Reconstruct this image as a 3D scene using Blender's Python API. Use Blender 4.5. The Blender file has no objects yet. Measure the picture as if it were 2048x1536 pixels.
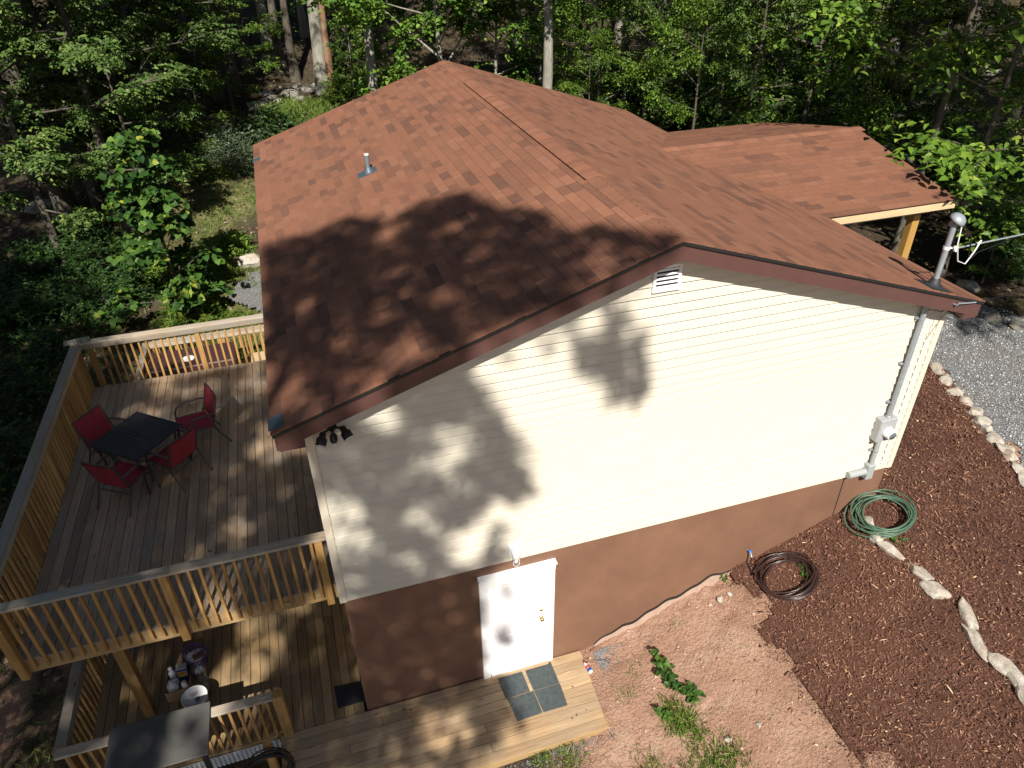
import bpy, bmesh, math, random
import numpy as np
from mathutils import Vector, Matrix, Euler
random.seed(7); RNG = np.random.default_rng(7)
D = bpy.data; SC = bpy.context.scene; COL = SC.collection
R_ = math.radians

# ------------------------------------------------------------------ camera, sky, sun, exposure
CAM_LOC = (0.3106, -6.5426, 7.4175); CAM_ROT = (0.98090, 0.012701, -0.305702); F_PX = 1445.65
cam_d = D.cameras.new('camera'); cam = D.objects.new('camera', cam_d); COL.objects.link(cam)
cam.location = CAM_LOC; cam.rotation_euler = CAM_ROT
cam_d.sensor_width = 36; cam_d.lens = F_PX / 2048 * 36; cam_d.clip_end = 500; cam_d.clip_start = 0.05
SC.camera = cam
SUN_AZ, SUN_EL = 15.0, 44.8          # direction the light travels, measured from +Y towards +X; height of the sun
SUN = Vector((math.sin(R_(SUN_AZ)) * math.cos(R_(SUN_EL)), math.cos(R_(SUN_AZ)) * math.cos(R_(SUN_EL)), -math.sin(R_(SUN_EL))))
wd = D.worlds.new('World'); SC.world = wd; wd.use_nodes = True
wn = wd.node_tree.nodes; wl = wd.node_tree.links
sky = wn.new('ShaderNodeTexSky'); sky.sky_type = 'NISHITA'; sky.sun_disc = False
sky.sun_elevation = R_(SUN_EL); sky.sun_rotation = R_(180 + SUN_AZ)
wl.new(sky.outputs[0], wn['Background'].inputs[0]); wn['Background'].inputs[1].default_value = 0.05
sl = D.lights.new('sun', 'SUN'); sl.energy = 5.0; sl.angle = R_(0.53); sl.color = (1.0, 0.94, 0.85)
so = D.objects.new('sun', sl); COL.objects.link(so); so.location = (-10, -30, 40)
so.rotation_euler = SUN.to_track_quat('-Z', 'Y').to_euler()
SC.view_settings.view_transform = 'Standard'; SC.view_settings.look = 'None'
SC.view_settings.exposure = 0.62; SC.view_settings.gamma = 1.0; SC.view_settings.use_curve_mapping = False

# ------------------------------------------------------------------ pixel helpers (a pixel gives a direction, a surface the distance)
CR = Euler(CAM_ROT, 'XYZ').to_matrix(); CL = Vector(CAM_LOC)
def ray(u, w): return CR @ Vector(((u - 1024) / F_PX, -(w - 768) / F_PX, -1.0))
def on(u, w, ax, val):
    d = ray(u, w); return CL + d * ((val - CL[ax]) / d[ax])
def onplane(u, w, p, n):
    d = ray(u, w); return CL + d * ((Vector(p) - CL).dot(n) / d.dot(n))
def px(p):
    q = CR.transposed() @ (Vector(p) - CL)
    return (1024 + F_PX * q.x / -q.z, 768 - F_PX * q.y / -q.z) if q.z < 0 else None
GX = [-80, -30, -12, -5, 3.4, 4.39, 5.4, 6.08, 6.77, 7.87, 8.6, 10.5, 14, 20, 30, 80]
GZ = [-10, -6, -3.7, -2.85, -2.54, -2.2, -1.75, -1.5, -1.27, -.82, -.66, -.35, -.1, .4, 1.5, 6]
def G(x, y):
    x = np.asarray(x, float); y = np.asarray(y, float)
    t = np.maximum(0, y - 13); t = np.where(t < 6, t * t / 12, t - 3)
    return np.interp(x, GX, GZ) + .24 * t
def gz(x, y): return float(G(x, y))
def ong(u, w):
    d = ray(u, w); t = np.linspace(4, 140, 14000)
    z = CL.z + t * d.z - G(CL.x + t * d.x, CL.y + t * d.y); k = int(np.argmax(z < 0))
    return CL + d * float(t[k])
def atd(u, w, dist): return CL + ray(u, w).normalized() * dist

# ------------------------------------------------------------------ materials
def newmat(name):
    m = D.materials.new(name); m.use_nodes = True
    nt = m.node_tree; b = nt.nodes['Principled BSDF']; return m, nt, b
def nd(nt, t, **k):
    n = nt.nodes.new(t)
    for a, v in k.items(): setattr(n, a, v)
    return n
def ramp(nt, fac, stops):
    r = nd(nt, 'ShaderNodeValToRGB'); e = r.color_ramp.elements
    while len(e) < len(stops): e.new(.5)
    for i, (p, c) in enumerate(stops): e[i].position = p; e[i].color = (*c, 1) if len(c) == 3 else c
    nt.links.new(fac, r.inputs[0]); return r.outputs[0]
def mixc(nt, fac, a, b, mode='MIX'):
    m = nd(nt, 'ShaderNodeMix', data_type='RGBA', blend_type=mode)
    for i, v in ((0, fac), (6, a), (7, b)):
        if hasattr(v, 'is_output'): nt.links.new(v, m.inputs[i])
        else: m.inputs[i].default_value = v if i == 0 else ((*v, 1) if len(v) == 3 else v)
    return m.outputs[2]
def noise(nt, scale, detail=4, rough=.55, vec=None, dist=0):
    n = nd(nt, 'ShaderNodeTexNoise'); n.inputs['Scale'].default_value = scale; n.inputs['Detail'].default_value = detail
    n.inputs['Roughness'].default_value = rough; n.inputs['Distortion'].default_value = dist
    if vec is not None: nt.links.new(vec, n.inputs['Vector'])
    return n.outputs['Fac']
def bump(nt, b, h, strength=.3, dist=.01):
    n = nd(nt, 'ShaderNodeBump'); n.inputs['Strength'].default_value = strength; n.inputs['Distance'].default_value = dist
    nt.links.new(h, n.inputs['Height']); nt.links.new(n.outputs[0], b.inputs['Normal'])
def objvec(nt, scale=(1, 1, 1), rnd=True):
    tc = nd(nt, 'ShaderNodeTexCoord'); mp = nd(nt, 'ShaderNodeMapping'); mp.inputs['Scale'].default_value = scale
    nt.links.new(tc.outputs['Object'], mp.inputs[0])
    if rnd:
        oi = nd(nt, 'ShaderNodeObjectInfo'); mm = nd(nt, 'ShaderNodeMath', operation='MULTIPLY'); mm.inputs[1].default_value = 57.0
        nt.links.new(oi.outputs['Random'], mm.inputs[0]); nt.links.new(mm.outputs[0], mp.inputs['Location'])
    return mp.outputs[0]
def rndval(nt): return nd(nt, 'ShaderNodeObjectInfo').outputs['Random']
def worldvec(nt): return nd(nt, 'ShaderNodeNewGeometry').outputs['Position']
def plain(name, col, rough=.6, metal=0, var=.12, scale=6, bmp=0, bscale=80, spec=.5):
    m, nt, b = newmat(name)
    v = objvec(nt); n = noise(nt, scale, 5, .6, v)
    lo = tuple(max(0, c * (1 - var)) for c in col); hi = tuple(min(1, c * (1 + var)) for c in col)
    nt.links.new(ramp(nt, n, [(.3, lo), (.7, hi)]), b.inputs['Base Color'])
    b.inputs['Roughness'].default_value = rough; b.inputs['Metallic'].default_value = metal; b.inputs['Specular IOR Level'].default_value = spec
    if bmp: bump(nt, b, noise(nt, bscale, 4, .6, v), bmp, .005)
    return m
def wood(name, c1, c2, axis, rough=.75, grey=None, stain=.35):
    m, nt, b = newmat(name)
    s = [22, 22, 22]; s[axis] = 1.3
    v = objvec(nt, tuple(s)); g = noise(nt, 1.0, 5, .65, v, 1.2)
    col = ramp(nt, g, [(.3, c1), (.52, tuple((a + c) / 2 for a, c in zip(c1, c2))), (.72, c2)])
    # knots and blotches
    kv = objvec(nt, tuple([5 if i != axis else 1.6 for i in range(3)]))
    vo = nd(nt, 'ShaderNodeTexVoronoi'); vo.inputs['Scale'].default_value = 1.0; nt.links.new(kv, vo.inputs['Vector'])
    col = mixc(nt, ramp(nt, vo.outputs['Distance'], [(.03, (.8,) * 3), (.11, (0,) * 3)]), col, tuple(c * .3 for c in c1))
    st = ramp(nt, noise(nt, 1.7, 4, .6, worldvec(nt)), [(.38, (0,) * 3), (.68, (stain,) * 3)])
    if grey: col = mixc(nt, st, col, grey)
    r = rndval(nt); br = ramp(nt, r, [(0, (.74,) * 3), (1, (1.2,) * 3)])
    col = mixc(nt, 1.0, col, br, 'MULTIPLY')
    nt.links.new(col, b.inputs['Base Color']); b.inputs['Roughness'].default_value = rough; b.inputs['Specular IOR Level'].default_value = .25
    bump(nt, b, g, .35, .004)
    return m

M = {}
M['deck_y'] = wood('weathered_deck_y', (.23, .155, .095), (.42, .30, .195), 1, grey=(.25, .225, .195), stain=.65)
M['cap_x'] = wood('weathered_cap_x', (.25, .19, .13), (.46, .38, .28), 0, grey=(.33, .315, .28), stain=.8)
M['cap_y'] = wood('weathered_cap_y', (.25, .19, .13), (.46, .38, .28), 1, grey=(.33, .315, .28), stain=.8)
M['pt_z'] = wood('treated_timber_z', (.29, .155, .050), (.49, .295, .110), 2)
M['pt_x'] = wood('treated_timber_x', (.32, .20, .09), (.50, .35, .175), 0)
M['pt_y'] = wood('treated_timber_y', (.30, .18, .075), (.48, .32, .15), 1)
M['low_y'] = wood('lower_deck_y', (.26, .165, .075), (.43, .29, .145), 1, grey=(.25, .21, .15), stain=.5)
M['low_x'] = wood('lower_deck_x', (.30, .19, .10), (.50, .355, .21), 0, grey=(.36, .30, .22), stain=.5)
M['pine_x'] = wood('new_pine_x', (.55, .40, .22), (.68, .53, .33), 0)
M['porch_post'] = wood('porch_post', (.42, .24, .06), (.55, .34, .10), 2)
M['vinyl'] = plain('cream_vinyl_siding', (.60, .56, .465), .5, var=.03, scale=2, bmp=.08, bscale=60)
M['trim_cream'] = plain('cream_trim', (.67, .60, .48), .5, var=.03)
def foundation_mat():
    m, nt, b = newmat('brown_painted_block'); v = worldvec(nt)
    n = noise(nt, 1.2, 6, .6, v); n2 = noise(nt, 9, 5, .7, v)
    c = ramp(nt, n, [(.3, (.150, .077, .046)), (.7, (.210, .110, .067))])
    c = mixc(nt, ramp(nt, n2, [(.64, (0,) * 3), (.74, (.35,) * 3)]), c, (.27, .16, .105))
    sp = nd(nt, 'ShaderNodeSeparateXYZ'); nt.links.new(v, sp.inputs[0])
    c = mixc(nt, ramp(nt, noise(nt, 45, 2, .5, v), [(.70, (0,) * 3), (.75, (.45,) * 3)]), c, (.38, .25, .17))
    nt.links.new(c, b.inputs['Base Color']); b.inputs['Roughness'].default_value = .7
    bump(nt, b, n2, .25, .01); return m
M['found'] = foundation_mat()
M['fascia'] = plain('brown_fascia', (.098, .047, .040), .4, var=.06)
M['black_edge'] = plain('black_drip_edge', (.012, .012, .012), .6)
M['white'] = plain('white_paint', (.80, .80, .80), .45, var=.02)
M['offwhite'] = plain('white_plastic', (.70, .70, .69), .4, var=.04)
M['dark'] = plain('dark_recess', (.01, .01, .012), .9)
M['brass'] = plain('brass', (.55, .40, .16), .3, 1)
M['galv'] = plain('galvanised_steel', (.30, .335, .36), .42, .25, var=.14, scale=14)
M['meter_grey'] = plain('grey_meter_enamel', (.36, .38, .385), .45, .1, var=.05)
M['pvc'] = plain('grey_pvc', (.14, .16, .175), .4, var=.08)
M['rubber'] = plain('black_rubber', (.020, .022, .024), .6, bmp=.3, bscale=120)
M['flash'] = plain('slate_blue_metal', (.07, .10, .125), .5, .2)
M['black_metal'] = plain('black_metal', (.018, .018, .02), .35, .3)
M['glass'] = None
def glass_mat(name, col=(.9, .93, .93), rough=.05):
    m, nt, b = newmat(name); b.inputs['Base Color'].default_value = (*col, 1); b.inputs['Transmission Weight'].default_value = .9
    b.inputs['Roughness'].default_value = rough; b.inputs['IOR'].default_value = 1.3; return m
M['glass'] = glass_mat('clear_glass')
def shingle_mat(name, col):
    m, nt, b = newmat(name); v = worldvec(nt)
    n = noise(nt, 260, 3, .8, v); n2 = noise(nt, 7, 5, .6, v); n3 = noise(nt, .55, 3, .5, v)
    c = ramp(nt, n, [(.25, tuple(x * .45 for x in col)), (.5, col), (.78, tuple(min(1, x * 1.6) for x in col))])
    c = mixc(nt, ramp(nt, n2, [(.3, (0,) * 3), (.7, (.5,) * 3)]), c, tuple(x * .72 for x in col))
    c = mixc(nt, ramp(nt, n3, [(.4, (0,) * 3), (.65, (.3,) * 3)]), c, (.24, .112, .069))
    r = rndval(nt); c = mixc(nt, 1.0, c, ramp(nt, r, [(0, (.88,) * 3), (1, (1.12,) * 3)]), 'MULTIPLY')
    nt.links.new(c, b.inputs['Base Color']); b.inputs['Roughness'].default_value = .85; b.inputs['Specular IOR Level'].default_value = .25
    bump(nt, b, n, .5, .004); return m
SHT = [(.248, .110, .066), (.234, .105, .064), (.212, .096, .060), (.182, .085, .055), (.150, .073, .050), (.262, .122, .075)]
SHM = [shingle_mat('shingle_tone_%d' % i, c) for i, c in enumerate(SHT)]
M['roof_under'] = plain('roof_felt', (.035, .018, .014), .9)

# ------------------------------------------------------------------ mesh helpers
def mesh_np(name, V, T, mats, tone=None, smooth=False, midx=None):
    me = D.meshes.new(name); V = np.asarray(V, np.float32); T = np.asarray(T, np.int32); k = T.shape[1]
    me.vertices.add(len(V)); me.vertices.foreach_set('co', V.ravel())
    me.loops.add(T.size); me.loops.foreach_set('vertex_index', T.ravel())
    me.polygons.add(len(T)); me.polygons.foreach_set('loop_start', np.arange(0, T.size, k, dtype=np.int32))
    me.polygons.foreach_set('loop_total', np.full(len(T), k, np.int32))
    if smooth: me.polygons.foreach_set('use_smooth', np.ones(len(T), bool))
    if midx is not None: me.polygons.foreach_set('material_index', np.asarray(midx, np.int32))
    for m in (mats if isinstance(mats, (list, tuple)) else [mats]): me.materials.append(m)
    if tone is not None:
        a = me.attributes.new('tone', 'FLOAT', 'POINT'); a.data.foreach_set('value', np.asarray(tone, np.float32))
    me.update(calc_edges=True); me.validate(); return me
WLOC = {}
def link(o, parent=None, w=(0, 0, 0), rot=None):
    """link an object whose world origin is w (parents are unrotated)"""
    COL.objects.link(o); w = Vector(w)
    if parent is not None:
        o.parent = parent; o.location = w - WLOC.get(parent.name, Vector((0, 0, 0)))
    else: o.location = w
    WLOC[o.name] = w
    if rot is not None: o.rotation_euler = rot
    return o
def tag(o, label=None, cat=None, group=None, kind=None):
    for k, v in (('label', label), ('category', cat), ('group', group), ('kind', kind)):
        if v: o[k] = v
    return o
def root(name, loc, label, cat, group=None, rz=0):
    o = D.objects.new(name, None); o.empty_display_size = .1; link(o, None, loc); o.rotation_euler = (0, 0, rz)
    return tag(o, label, cat, group)
class MB:
    def __init__(s): s.v = []; s.f = []; s.m = []; s.sm = []
    def add(s, vs, fs, mi=0, smooth=False):
        o = len(s.v); s.v += [tuple(p) for p in vs]; s.f += [tuple(i + o for i in f) for f in fs]
        s.m += [mi] * len(fs); s.sm += [smooth] * len(fs); return s
    def box(s, c, d, rot=None, mi=0):
        c = Vector(c); h = Vector(d) / 2; vs = []
        for x in (-1, 1):
            for y in (-1, 1):
                for z in (-1, 1):
                    p = Vector((x * h.x, y * h.y, z * h.z))
                    if rot is not None: p = rot @ p
                    vs.append(c + p)
        return s.add(vs, [(0, 1, 3, 2), (4, 6, 7, 5), (0, 4, 5, 1), (2, 3, 7, 6), (0, 2, 6, 4), (1, 5, 7, 3)], mi)
    def b2(s, a, b, mi=0): return s.box([(p + q) / 2 for p, q in zip(a, b)], [abs(q - p) for p, q in zip(a, b)], None, mi)
    def prism(s, poly, d, mi=0):
        """poly: planar list of points, extruded along vector d"""
        n = len(poly); d = Vector(d); vs = [Vector(p) for p in poly] + [Vector(p) + d for p in poly]
        fs = [tuple(range(n - 1, -1, -1)), tuple(range(n, 2 * n))] + [(i, (i + 1) % n, n + (i + 1) % n, n + i) for i in range(n)]
        return s.add(vs, fs, mi)
    def tube(s, pts, r, n=8, mi=0, cap=True):
        pts = [Vector(p) for p in pts]; rs = r if isinstance(r, (list, tuple)) else [r] * len(pts)
        vs = []; up = Vector((0, 0, 1))
        t0 = (pts[1] - pts[0]).normalized(); a = t0.cross(up)
        if a.length < .05: a = t0.cross(Vector((1, 0, 0)))
        a.normalize()
        for i, p in enumerate(pts):
            t = (pts[min(i + 1, len(pts) - 1)] - pts[max(i - 1, 0)]).normalized()
            a = (a - t * a.dot(t)).normalized(); b = t.cross(a)
            for k in range(n):
                w = 2 * math.pi * k / n; vs.append(p + (a * math.cos(w) + b * math.sin(w)) * rs[i])
        fs = [(i * n + k, i * n + (k + 1) % n, (i + 1) * n + (k + 1) % n, (i + 1) * n + k) for i in range(len(pts) - 1) for k in range(n)]
        s.add(vs, fs, mi, True)
        if cap: s.add(vs[:n], [tuple(range(n - 1, -1, -1))], mi); s.add(vs[-n:], [tuple(range(n))], mi)
        return s
    def lathe(s, prof, c=(0, 0, 0), n=20, mi=0, R=None):
        c = Vector(c); vs = []
        for r, z in prof:
            for k in range(n):
                w = 2 * math.pi * k / n; p = Vector((r * math.cos(w), r * math.sin(w), z)); vs.append(c + (R @ p if R is not None else p))
        fs = [(i * n + k, i * n + (k + 1) % n, (i + 1) * n + (k + 1) % n, (i + 1) * n + k) for i in range(len(prof) - 1) for k in range(n)]
        s.add(vs, fs, mi, True)
        if prof[0][0] > 0: s.add(vs[:n], [tuple(range(n - 1, -1, -1))], mi)
        if prof[-1][0] > 0: s.add(vs[-n:], [tuple(range(n))], mi)
        return s
    def mesh(s, name, mats, bevel=0):
        me = D.meshes.new(name); me.from_pydata(s.v, [], s.f)
        for m in (mats if isinstance(mats, (list, tuple)) else [mats]): me.materials.append(m)
        me.polygons.foreach_set('material_index', s.m); me.polygons.foreach_set('use_smooth', s.sm)
        if bevel:
            bm = bmesh.new(); bm.from_mesh(me); bmesh.ops.remove_doubles(bm, verts=bm.verts, dist=1e-5)
            es = [e for e in bm.edges if len(e.link_faces) == 2 and e.calc_face_angle() > .5]
            bmesh.ops.bevel(bm, geom=es, offset=bevel, segments=1, affect='EDGES'); bm.to_mesh(me); bm.free()
        me.update(); return me
    def build(s, name, mats, parent=None, w=None, bevel=0, local=False):
        """vertices in world coordinates (or local ones when local=True); origin goes to w, else to the bottom centre"""
        if local: w = Vector((0, 0, 0))
        elif w is None:
            a = np.array(s.v); w = Vector(((a[:, 0].min() + a[:, 0].max()) / 2, (a[:, 1].min() + a[:, 1].max()) / 2, a[:, 2].min()))
        w = Vector(w); s.v = [(p[0] - w.x, p[1] - w.y, p[2] - w.z) for p in s.v]
        o = D.objects.new(name, s.mesh(name, mats, bevel))
        if local:
            COL.objects.link(o); o.parent = parent; WLOC[o.name] = Vector((0, 0, 0)); return o
        return link(o, parent, w)
CACHE = {}
def boxpiece(name, c, d, mat, parent, bevel=.004, rot=None):
    """a box of size d centred at world point c; alike pieces share their mesh"""
    key = (tuple(round(x, 3) for x in d), mat.name, bevel)
    if key not in CACHE: CACHE[key] = MB().box((0, 0, 0), d).mesh(name, mat, bevel)
    return link(D.objects.new(name, CACHE[key]), parent, c, rot)
def piece(name, me, w, parent, rot=None): return link(D.objects.new(name, me), parent, w, rot)
def structure(o): return tag(o, kind='structure')

def vnoise(x, y, s, seed=0):
    """smooth value noise, vectorised"""
    x = np.asarray(x, float) / s; y = np.asarray(y, float) / s
    def h(i, j): return np.modf(np.abs(np.sin(i * 127.1 + j * 311.7 + seed * 17.3) * 43758.5453))[0]
    i = np.floor(x); j = np.floor(y); fx = x - i; fy = y - j; fx = fx * fx * (3 - 2 * fx); fy = fy * fy * (3 - 2 * fy)
    return (h(i, j) * (1 - fx) + h(i + 1, j) * fx) * (1 - fy) + (h(i, j + 1) * (1 - fx) + h(i + 1, j + 1) * fx) * fy
def fbm(x, y, s, o=4, seed=0):
    r = 0; a = 1; t = 0
    for k in range(o): r = r + a * vnoise(x, y, s / 2 ** k, seed + k); t += a; a *= .5
    return r / t
def inpoly(x, y, poly):
    x = np.asarray(x); y = np.asarray(y); c = np.zeros(x.shape, bool); n = len(poly)
    for i in range(n):
        (x1, y1), (x2, y2) = poly[i], poly[i - 1]
        with np.errstate(divide='ignore', invalid='ignore'):
            c ^= ((y1 > y) != (y2 > y)) & (x < (x2 - x1) * (y - y1) / (y2 - y1 + 1e-12) + x1)
    return c

# ================================================================== GROUND
MULCH = [(6.06, .6), (6.02, -.04), (5.86, -.45), (5.98, -.75), (5.72, -1.3), (5.78, -1.9), (5.62, -2.5), (5.74, -3.2), (5.5, -4.2), (5.4, -9), (9.4, -9), (9.9, -4.5), (10.3, -1.6), (10.63, -.56), (11.17, .77), (11.42, 1.65), (11.59, 2.39), (11.2, 3.2), (10.6, 4.0), (8.4, 4.2), (8.4, .6)]
GRAVEL = [(9.3, -9), (9.95, -4.5), (10.35, -1.6), (10.7, -.56), (11.2, .77), (11.47, 1.65), (11.65, 2.39), (11.2, 3.3), (10.7, 4.2), (9.0, 5.0), (9.0, 9.5), (12.5, 9.2), (13.6, 5.6), (14.4, 3.9), (15.0, 1.5), (15.3, -1), (15.5, -9)]
def dirt_detail(x, y):
    m = np.clip((x - 2.5) / 1.0, 0, 1) * np.clip((7 - x) / 1, 0, 1) * np.clip((1 - y) / 1, 0, 1)
    c = fbm(x, y, .55, 5, 3); cl = np.abs(fbm(x, y, .3, 3, 9) - .5)
    return m * ((c - .5) * .16 - np.clip(.055 - cl, 0, 1) * 1.1 * np.clip((fbm(x, y, 1.3, 2, 5) - .45) * 6, 0, 1))
def forest_detail(x, y):
    m = np.clip((y - 11) / 3, 0, 1); m = np.maximum(m, np.clip((-6 - x) / 3, 0, 1)); m = np.maximum(m, np.clip((x - 15) / 2, 0, 1))
    return m * (fbm(x, y, 2.4, 4, 21) - .5) * .7
def Gd(x, y): return G(x, y) + dirt_detail(x, y) + forest_detail(x, y)
def axis_lines(segs):
    out = []
    for a, b, s in segs: out += list(np.arange(a, b, s))
    return np.array(out + [segs[-1][1]])
gxs = axis_lines([(-160, -40, 12), (-40, -14, 1.3), (-14, 2.6, .35), (2.6, 7, .05), (7, 16, .25), (16, 40, .8), (40, 160, 12)])
gys = axis_lines([(-160, -30, 12), (-30, -7, 1.5), (-7, -4.2, .3), (-4.2, .3, .05), (.3, 20, .35), (20, 60, .8), (60, 160, 12)])
X, Y = np.meshgrid(gxs, gys); Z = Gd(X, Y)
nx, ny = len(gxs), len(gys)
idx = np.arange(nx * ny).reshape(ny, nx)
T = np.stack([idx[:-1, :-1], idx[:-1, 1:], idx[1:, 1:], idx[1:, :-1]], -1).reshape(-1, 4)
def ground_mat():
    m, nt, b = newmat('ground_earth'); v = worldvec(nt)
    at = nd(nt, 'ShaderNodeAttribute', attribute_name='tone').outputs['Fac']
    n1 = noise(nt, 1.3, 7, .62, v); n2 = noise(nt, 22, 6, .7, v); n3 = noise(nt, 90, 3, .7, v)
    dirt = ramp(nt, n1, [(.3, (.35, .20, .135)), (.55, (.46, .285, .20)), (.75, (.54, .37, .27))])
    dirt = mixc(nt, ramp(nt, n2, [(.3, (.5,) * 3), (.5, (0,) * 3)]), dirt, (.22, .11, .08))
    dirt = mixc(nt, ramp(nt, n3, [(.66, (0,) * 3), (.72, (.6,) * 3)]), dirt, (.50, .40, .33))
    lit = ramp(nt, n2, [(.25, (.025, .019, .013)), (.5, (.070, .052, .036)), (.62, (.115, .088, .062)), (.8, (.21, .17, .125))])
    lit = mixc(nt, ramp(nt, n1, [(.45, (0,) * 3), (.7, (.6,) * 3)]), lit, (.07, .07, .02))
    md = nd(nt, 'ShaderNodeAttribute', attribute_name='meadow').outputs['Fac']
    mea = ramp(nt, noise(nt, 3.2, 5, .65, v), [(.3, (.055, .085, .022)), (.5, (.13, .14, .05)), (.65, (.27, .23, .12)), (.8, (.33, .27, .16))])
    c = mixc(nt, md, mixc(nt, at, lit, dirt), mea)
    nt.links.new(c, b.inputs['Base Color']); b.inputs['Roughness'].default_value = .95; b.inputs['Specular IOR Level'].default_value = .1
    bump(nt, b, n2, 1.0, .07); return m
tone = np.clip((X - 2.2) / .8 + 0 * Y, 0, 1) * np.clip((14 - X) / 2, 0, 1) * np.clip((3 - Y) / 2, 0, 1)
tone = np.maximum(tone, np.clip(1 - np.hypot(X + 5.2, Y - 2.0) / 1.9, 0, 1) * 1.2 * (fbm(X, Y, .8, 3, 8) > .42))
gme = mesh_np('ground', np.stack([X, Y, Z], -1).reshape(-1, 3), T, ground_mat(), np.clip(tone, 0, 1).ravel(), True)
mead = np.clip((X + 4.6) / 2, 0, 1) * np.clip((4.5 - X) / 2, 0, 1) * np.clip((Y - 10.5) / 1, 0, 1) * np.clip((25 - Y) / 4, 0, 1) * np.clip((fbm(X, Y, 3, 4, 81) - .3) * 5, 0, 1)
a_ = gme.attributes.new('meadow', 'FLOAT', 'POINT'); a_.data.foreach_set('value', mead.ravel().astype(np.float32))
structure(link(D.objects.new('ground', gme)))

def sheet(name, poly, step, off, rough, mat, seed):
    xs = np.arange(min(p[0] for p in poly), max(p[0] for p in poly) + step, step); ys = np.arange(min(p[1] for p in poly), max(p[1] for p in poly) + step, step)
    X, Y = np.meshgrid(xs, ys); xj = X + (fbm(X, Y, .5, 4, seed) - .5) * .7; yj = Y + (fbm(X, Y, .5, 4, seed + 40) - .5) * .7
    ins = inpoly(xj, yj, poly); Z = G(X, Y) + off + (fbm(X, Y, .3, 4, seed) - .5) * rough
    Z = np.where(ins, Z, Z - .03)
    id_ = np.arange(X.size).reshape(X.shape)
    T = np.stack([id_[:-1, :-1], id_[:-1, 1:], id_[1:, 1:], id_[1:, :-1]], -1).reshape(-1, 4)
    keep = ins.ravel()[T].all(1); T = T[keep]; u, inv = np.unique(T, return_inverse=True)
    V = np.stack([X, Y, Z], -1).reshape(-1, 3)[u]
    return structure(link(D.objects.new(name, mesh_np(name, V, inv.reshape(-1, 4), mat, smooth=True))))
def mulch_mat():
    m, nt, b = newmat('bark_mulch'); v = worldvec(nt); n = noise(nt, 55, 5, .75, v, .6); n1 = noise(nt, 2, 4, .6, v)
    c = ramp(nt, n, [(.28, (.022, .011, .008)), (.5, (.120, .056, .038)), (.68, (.22, .108, .074)), (.82, (.22, .12, .08))])
    nt.links.new(c, b.inputs['Base Color']); b.inputs['Roughness'].default_value = .9; b.inputs['Specular IOR Level'].default_value = .15
    bump(nt, b, n, 1.0, .03); return m
def gravel_mat():
    m, nt, b = newmat('crushed_stone'); v = worldvec(nt)
    vo = nd(nt, 'ShaderNodeTexVoronoi'); vo.inputs['Scale'].default_value = 42; nt.links.new(v, vo.inputs['Vector'])
    c = ramp(nt, vo.outputs['Color'], [(.1, (.15, .155, .16)), (.5, (.33, .34, .345)), (.9, (.58, .59, .58))])
    c = mixc(nt, ramp(nt, vo.outputs['Distance'], [(.0, (0,) * 3), (.5, (.55,) * 3)]), c, (.05, .05, .05))
    c = mixc(nt, ramp(nt, noise(nt, 1.1, 4, .6, v), [(.5, (0,) * 3), (.7, (.4,) * 3)]), c, (.20, .17, .13))
    nt.links.new(c, b.inputs['Base Color']); b.inputs['Roughness'].default_value = .85
    bump(nt, b, vo.outputs['Distance'], 1.0, .03); return m
M['mulch'] = mulch_mat(); M['gravel'] = gravel_mat()
tag(sheet('mulch_bed', MULCH, .08, .045, .07, M['mulch'], 31))
sheet('gravel_drive', GRAVEL, .12, .02, .02, M['gravel'], 51)
GP = [tuple(ong(*u)[:2]) for u in ((455, 598), (475, 560), (500, 545), (540, 540), (540, 640), (500, 622))]
sheet('gravel_path', GP, .12, .06, .02, M['gravel'], 52)

# ------------------------------------------------------------------ loose chips, stones, litter
def tone_mat(name, stops, rough=.85, trans=0, alt=None, bmp=0):
    m, nt, b = newmat(name); at = nd(nt, 'ShaderNodeAttribute', attribute_name='tone').outputs['Fac']
    c = ramp(nt, at, stops)
    if alt: c = mixc(nt, ramp(nt, rndval(nt), [(0, (0,) * 3), (1, (alt[1],) * 3)]), c, alt[0])
    nt.links.new(c, b.inputs['Base Color']); b.inputs['Roughness'].default_value = rough; b.inputs['Specular IOR Level'].default_value = .25
    if trans:
        tr = nd(nt, 'ShaderNodeBsdfTranslucent'); mx = nd(nt, 'ShaderNodeMixShader'); mx.inputs[0].default_value = trans
        nt.links.new(mixc(nt, 1.0, c, (1.0, 1.1, .45), 'MULTIPLY'), tr.inputs[0])
        nt.links.new(b.outputs[0], mx.inputs[1]); nt.links.new(tr.outputs[0], mx.inputs[2]); nt.links.new(mx.outputs[0], nt.nodes['Material Output'].inputs[0])
    return m
def unit(a): return a / np.maximum(np.linalg.norm(a, axis=-1, keepdims=True), 1e-9)
def scatter_chips(name, P, L, Wd, mat, tones, lift=.4, bend=.25):
    n = len(P); az = RNG.uniform(0, 6.283, n); el = RNG.normal(0, lift, n)
    a = np.stack([np.cos(az) * np.cos(el), np.sin(az) * np.cos(el), np.sin(el)], -1)
    up = unit(np.stack([RNG.normal(0, lift, n), RNG.normal(0, lift, n), np.ones(n)], -1)); b = unit(np.cross(up, a)); u = np.cross(a, b)
    l = L[:, None]; w = Wd[:, None]
    V = np.stack([P - a * l / 2 - b * w / 2, P - a * l / 2 + b * w / 2, P + u * l * bend * .3 - b * w / 2, P + u * l * bend * .3 + b * w / 2, P + a * l / 2 - b * w * .3, P + a * l / 2 + b * w * .3], 1)
    o = np.arange(n)[:, None, None] * 6; T = (np.array([[0, 2, 3, 1], [2, 4, 5, 3]])[None] + o).reshape(-1, 4)
    return mesh_np(name, V.reshape(-1, 3), T, mat, np.repeat(tones, 6))
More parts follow.
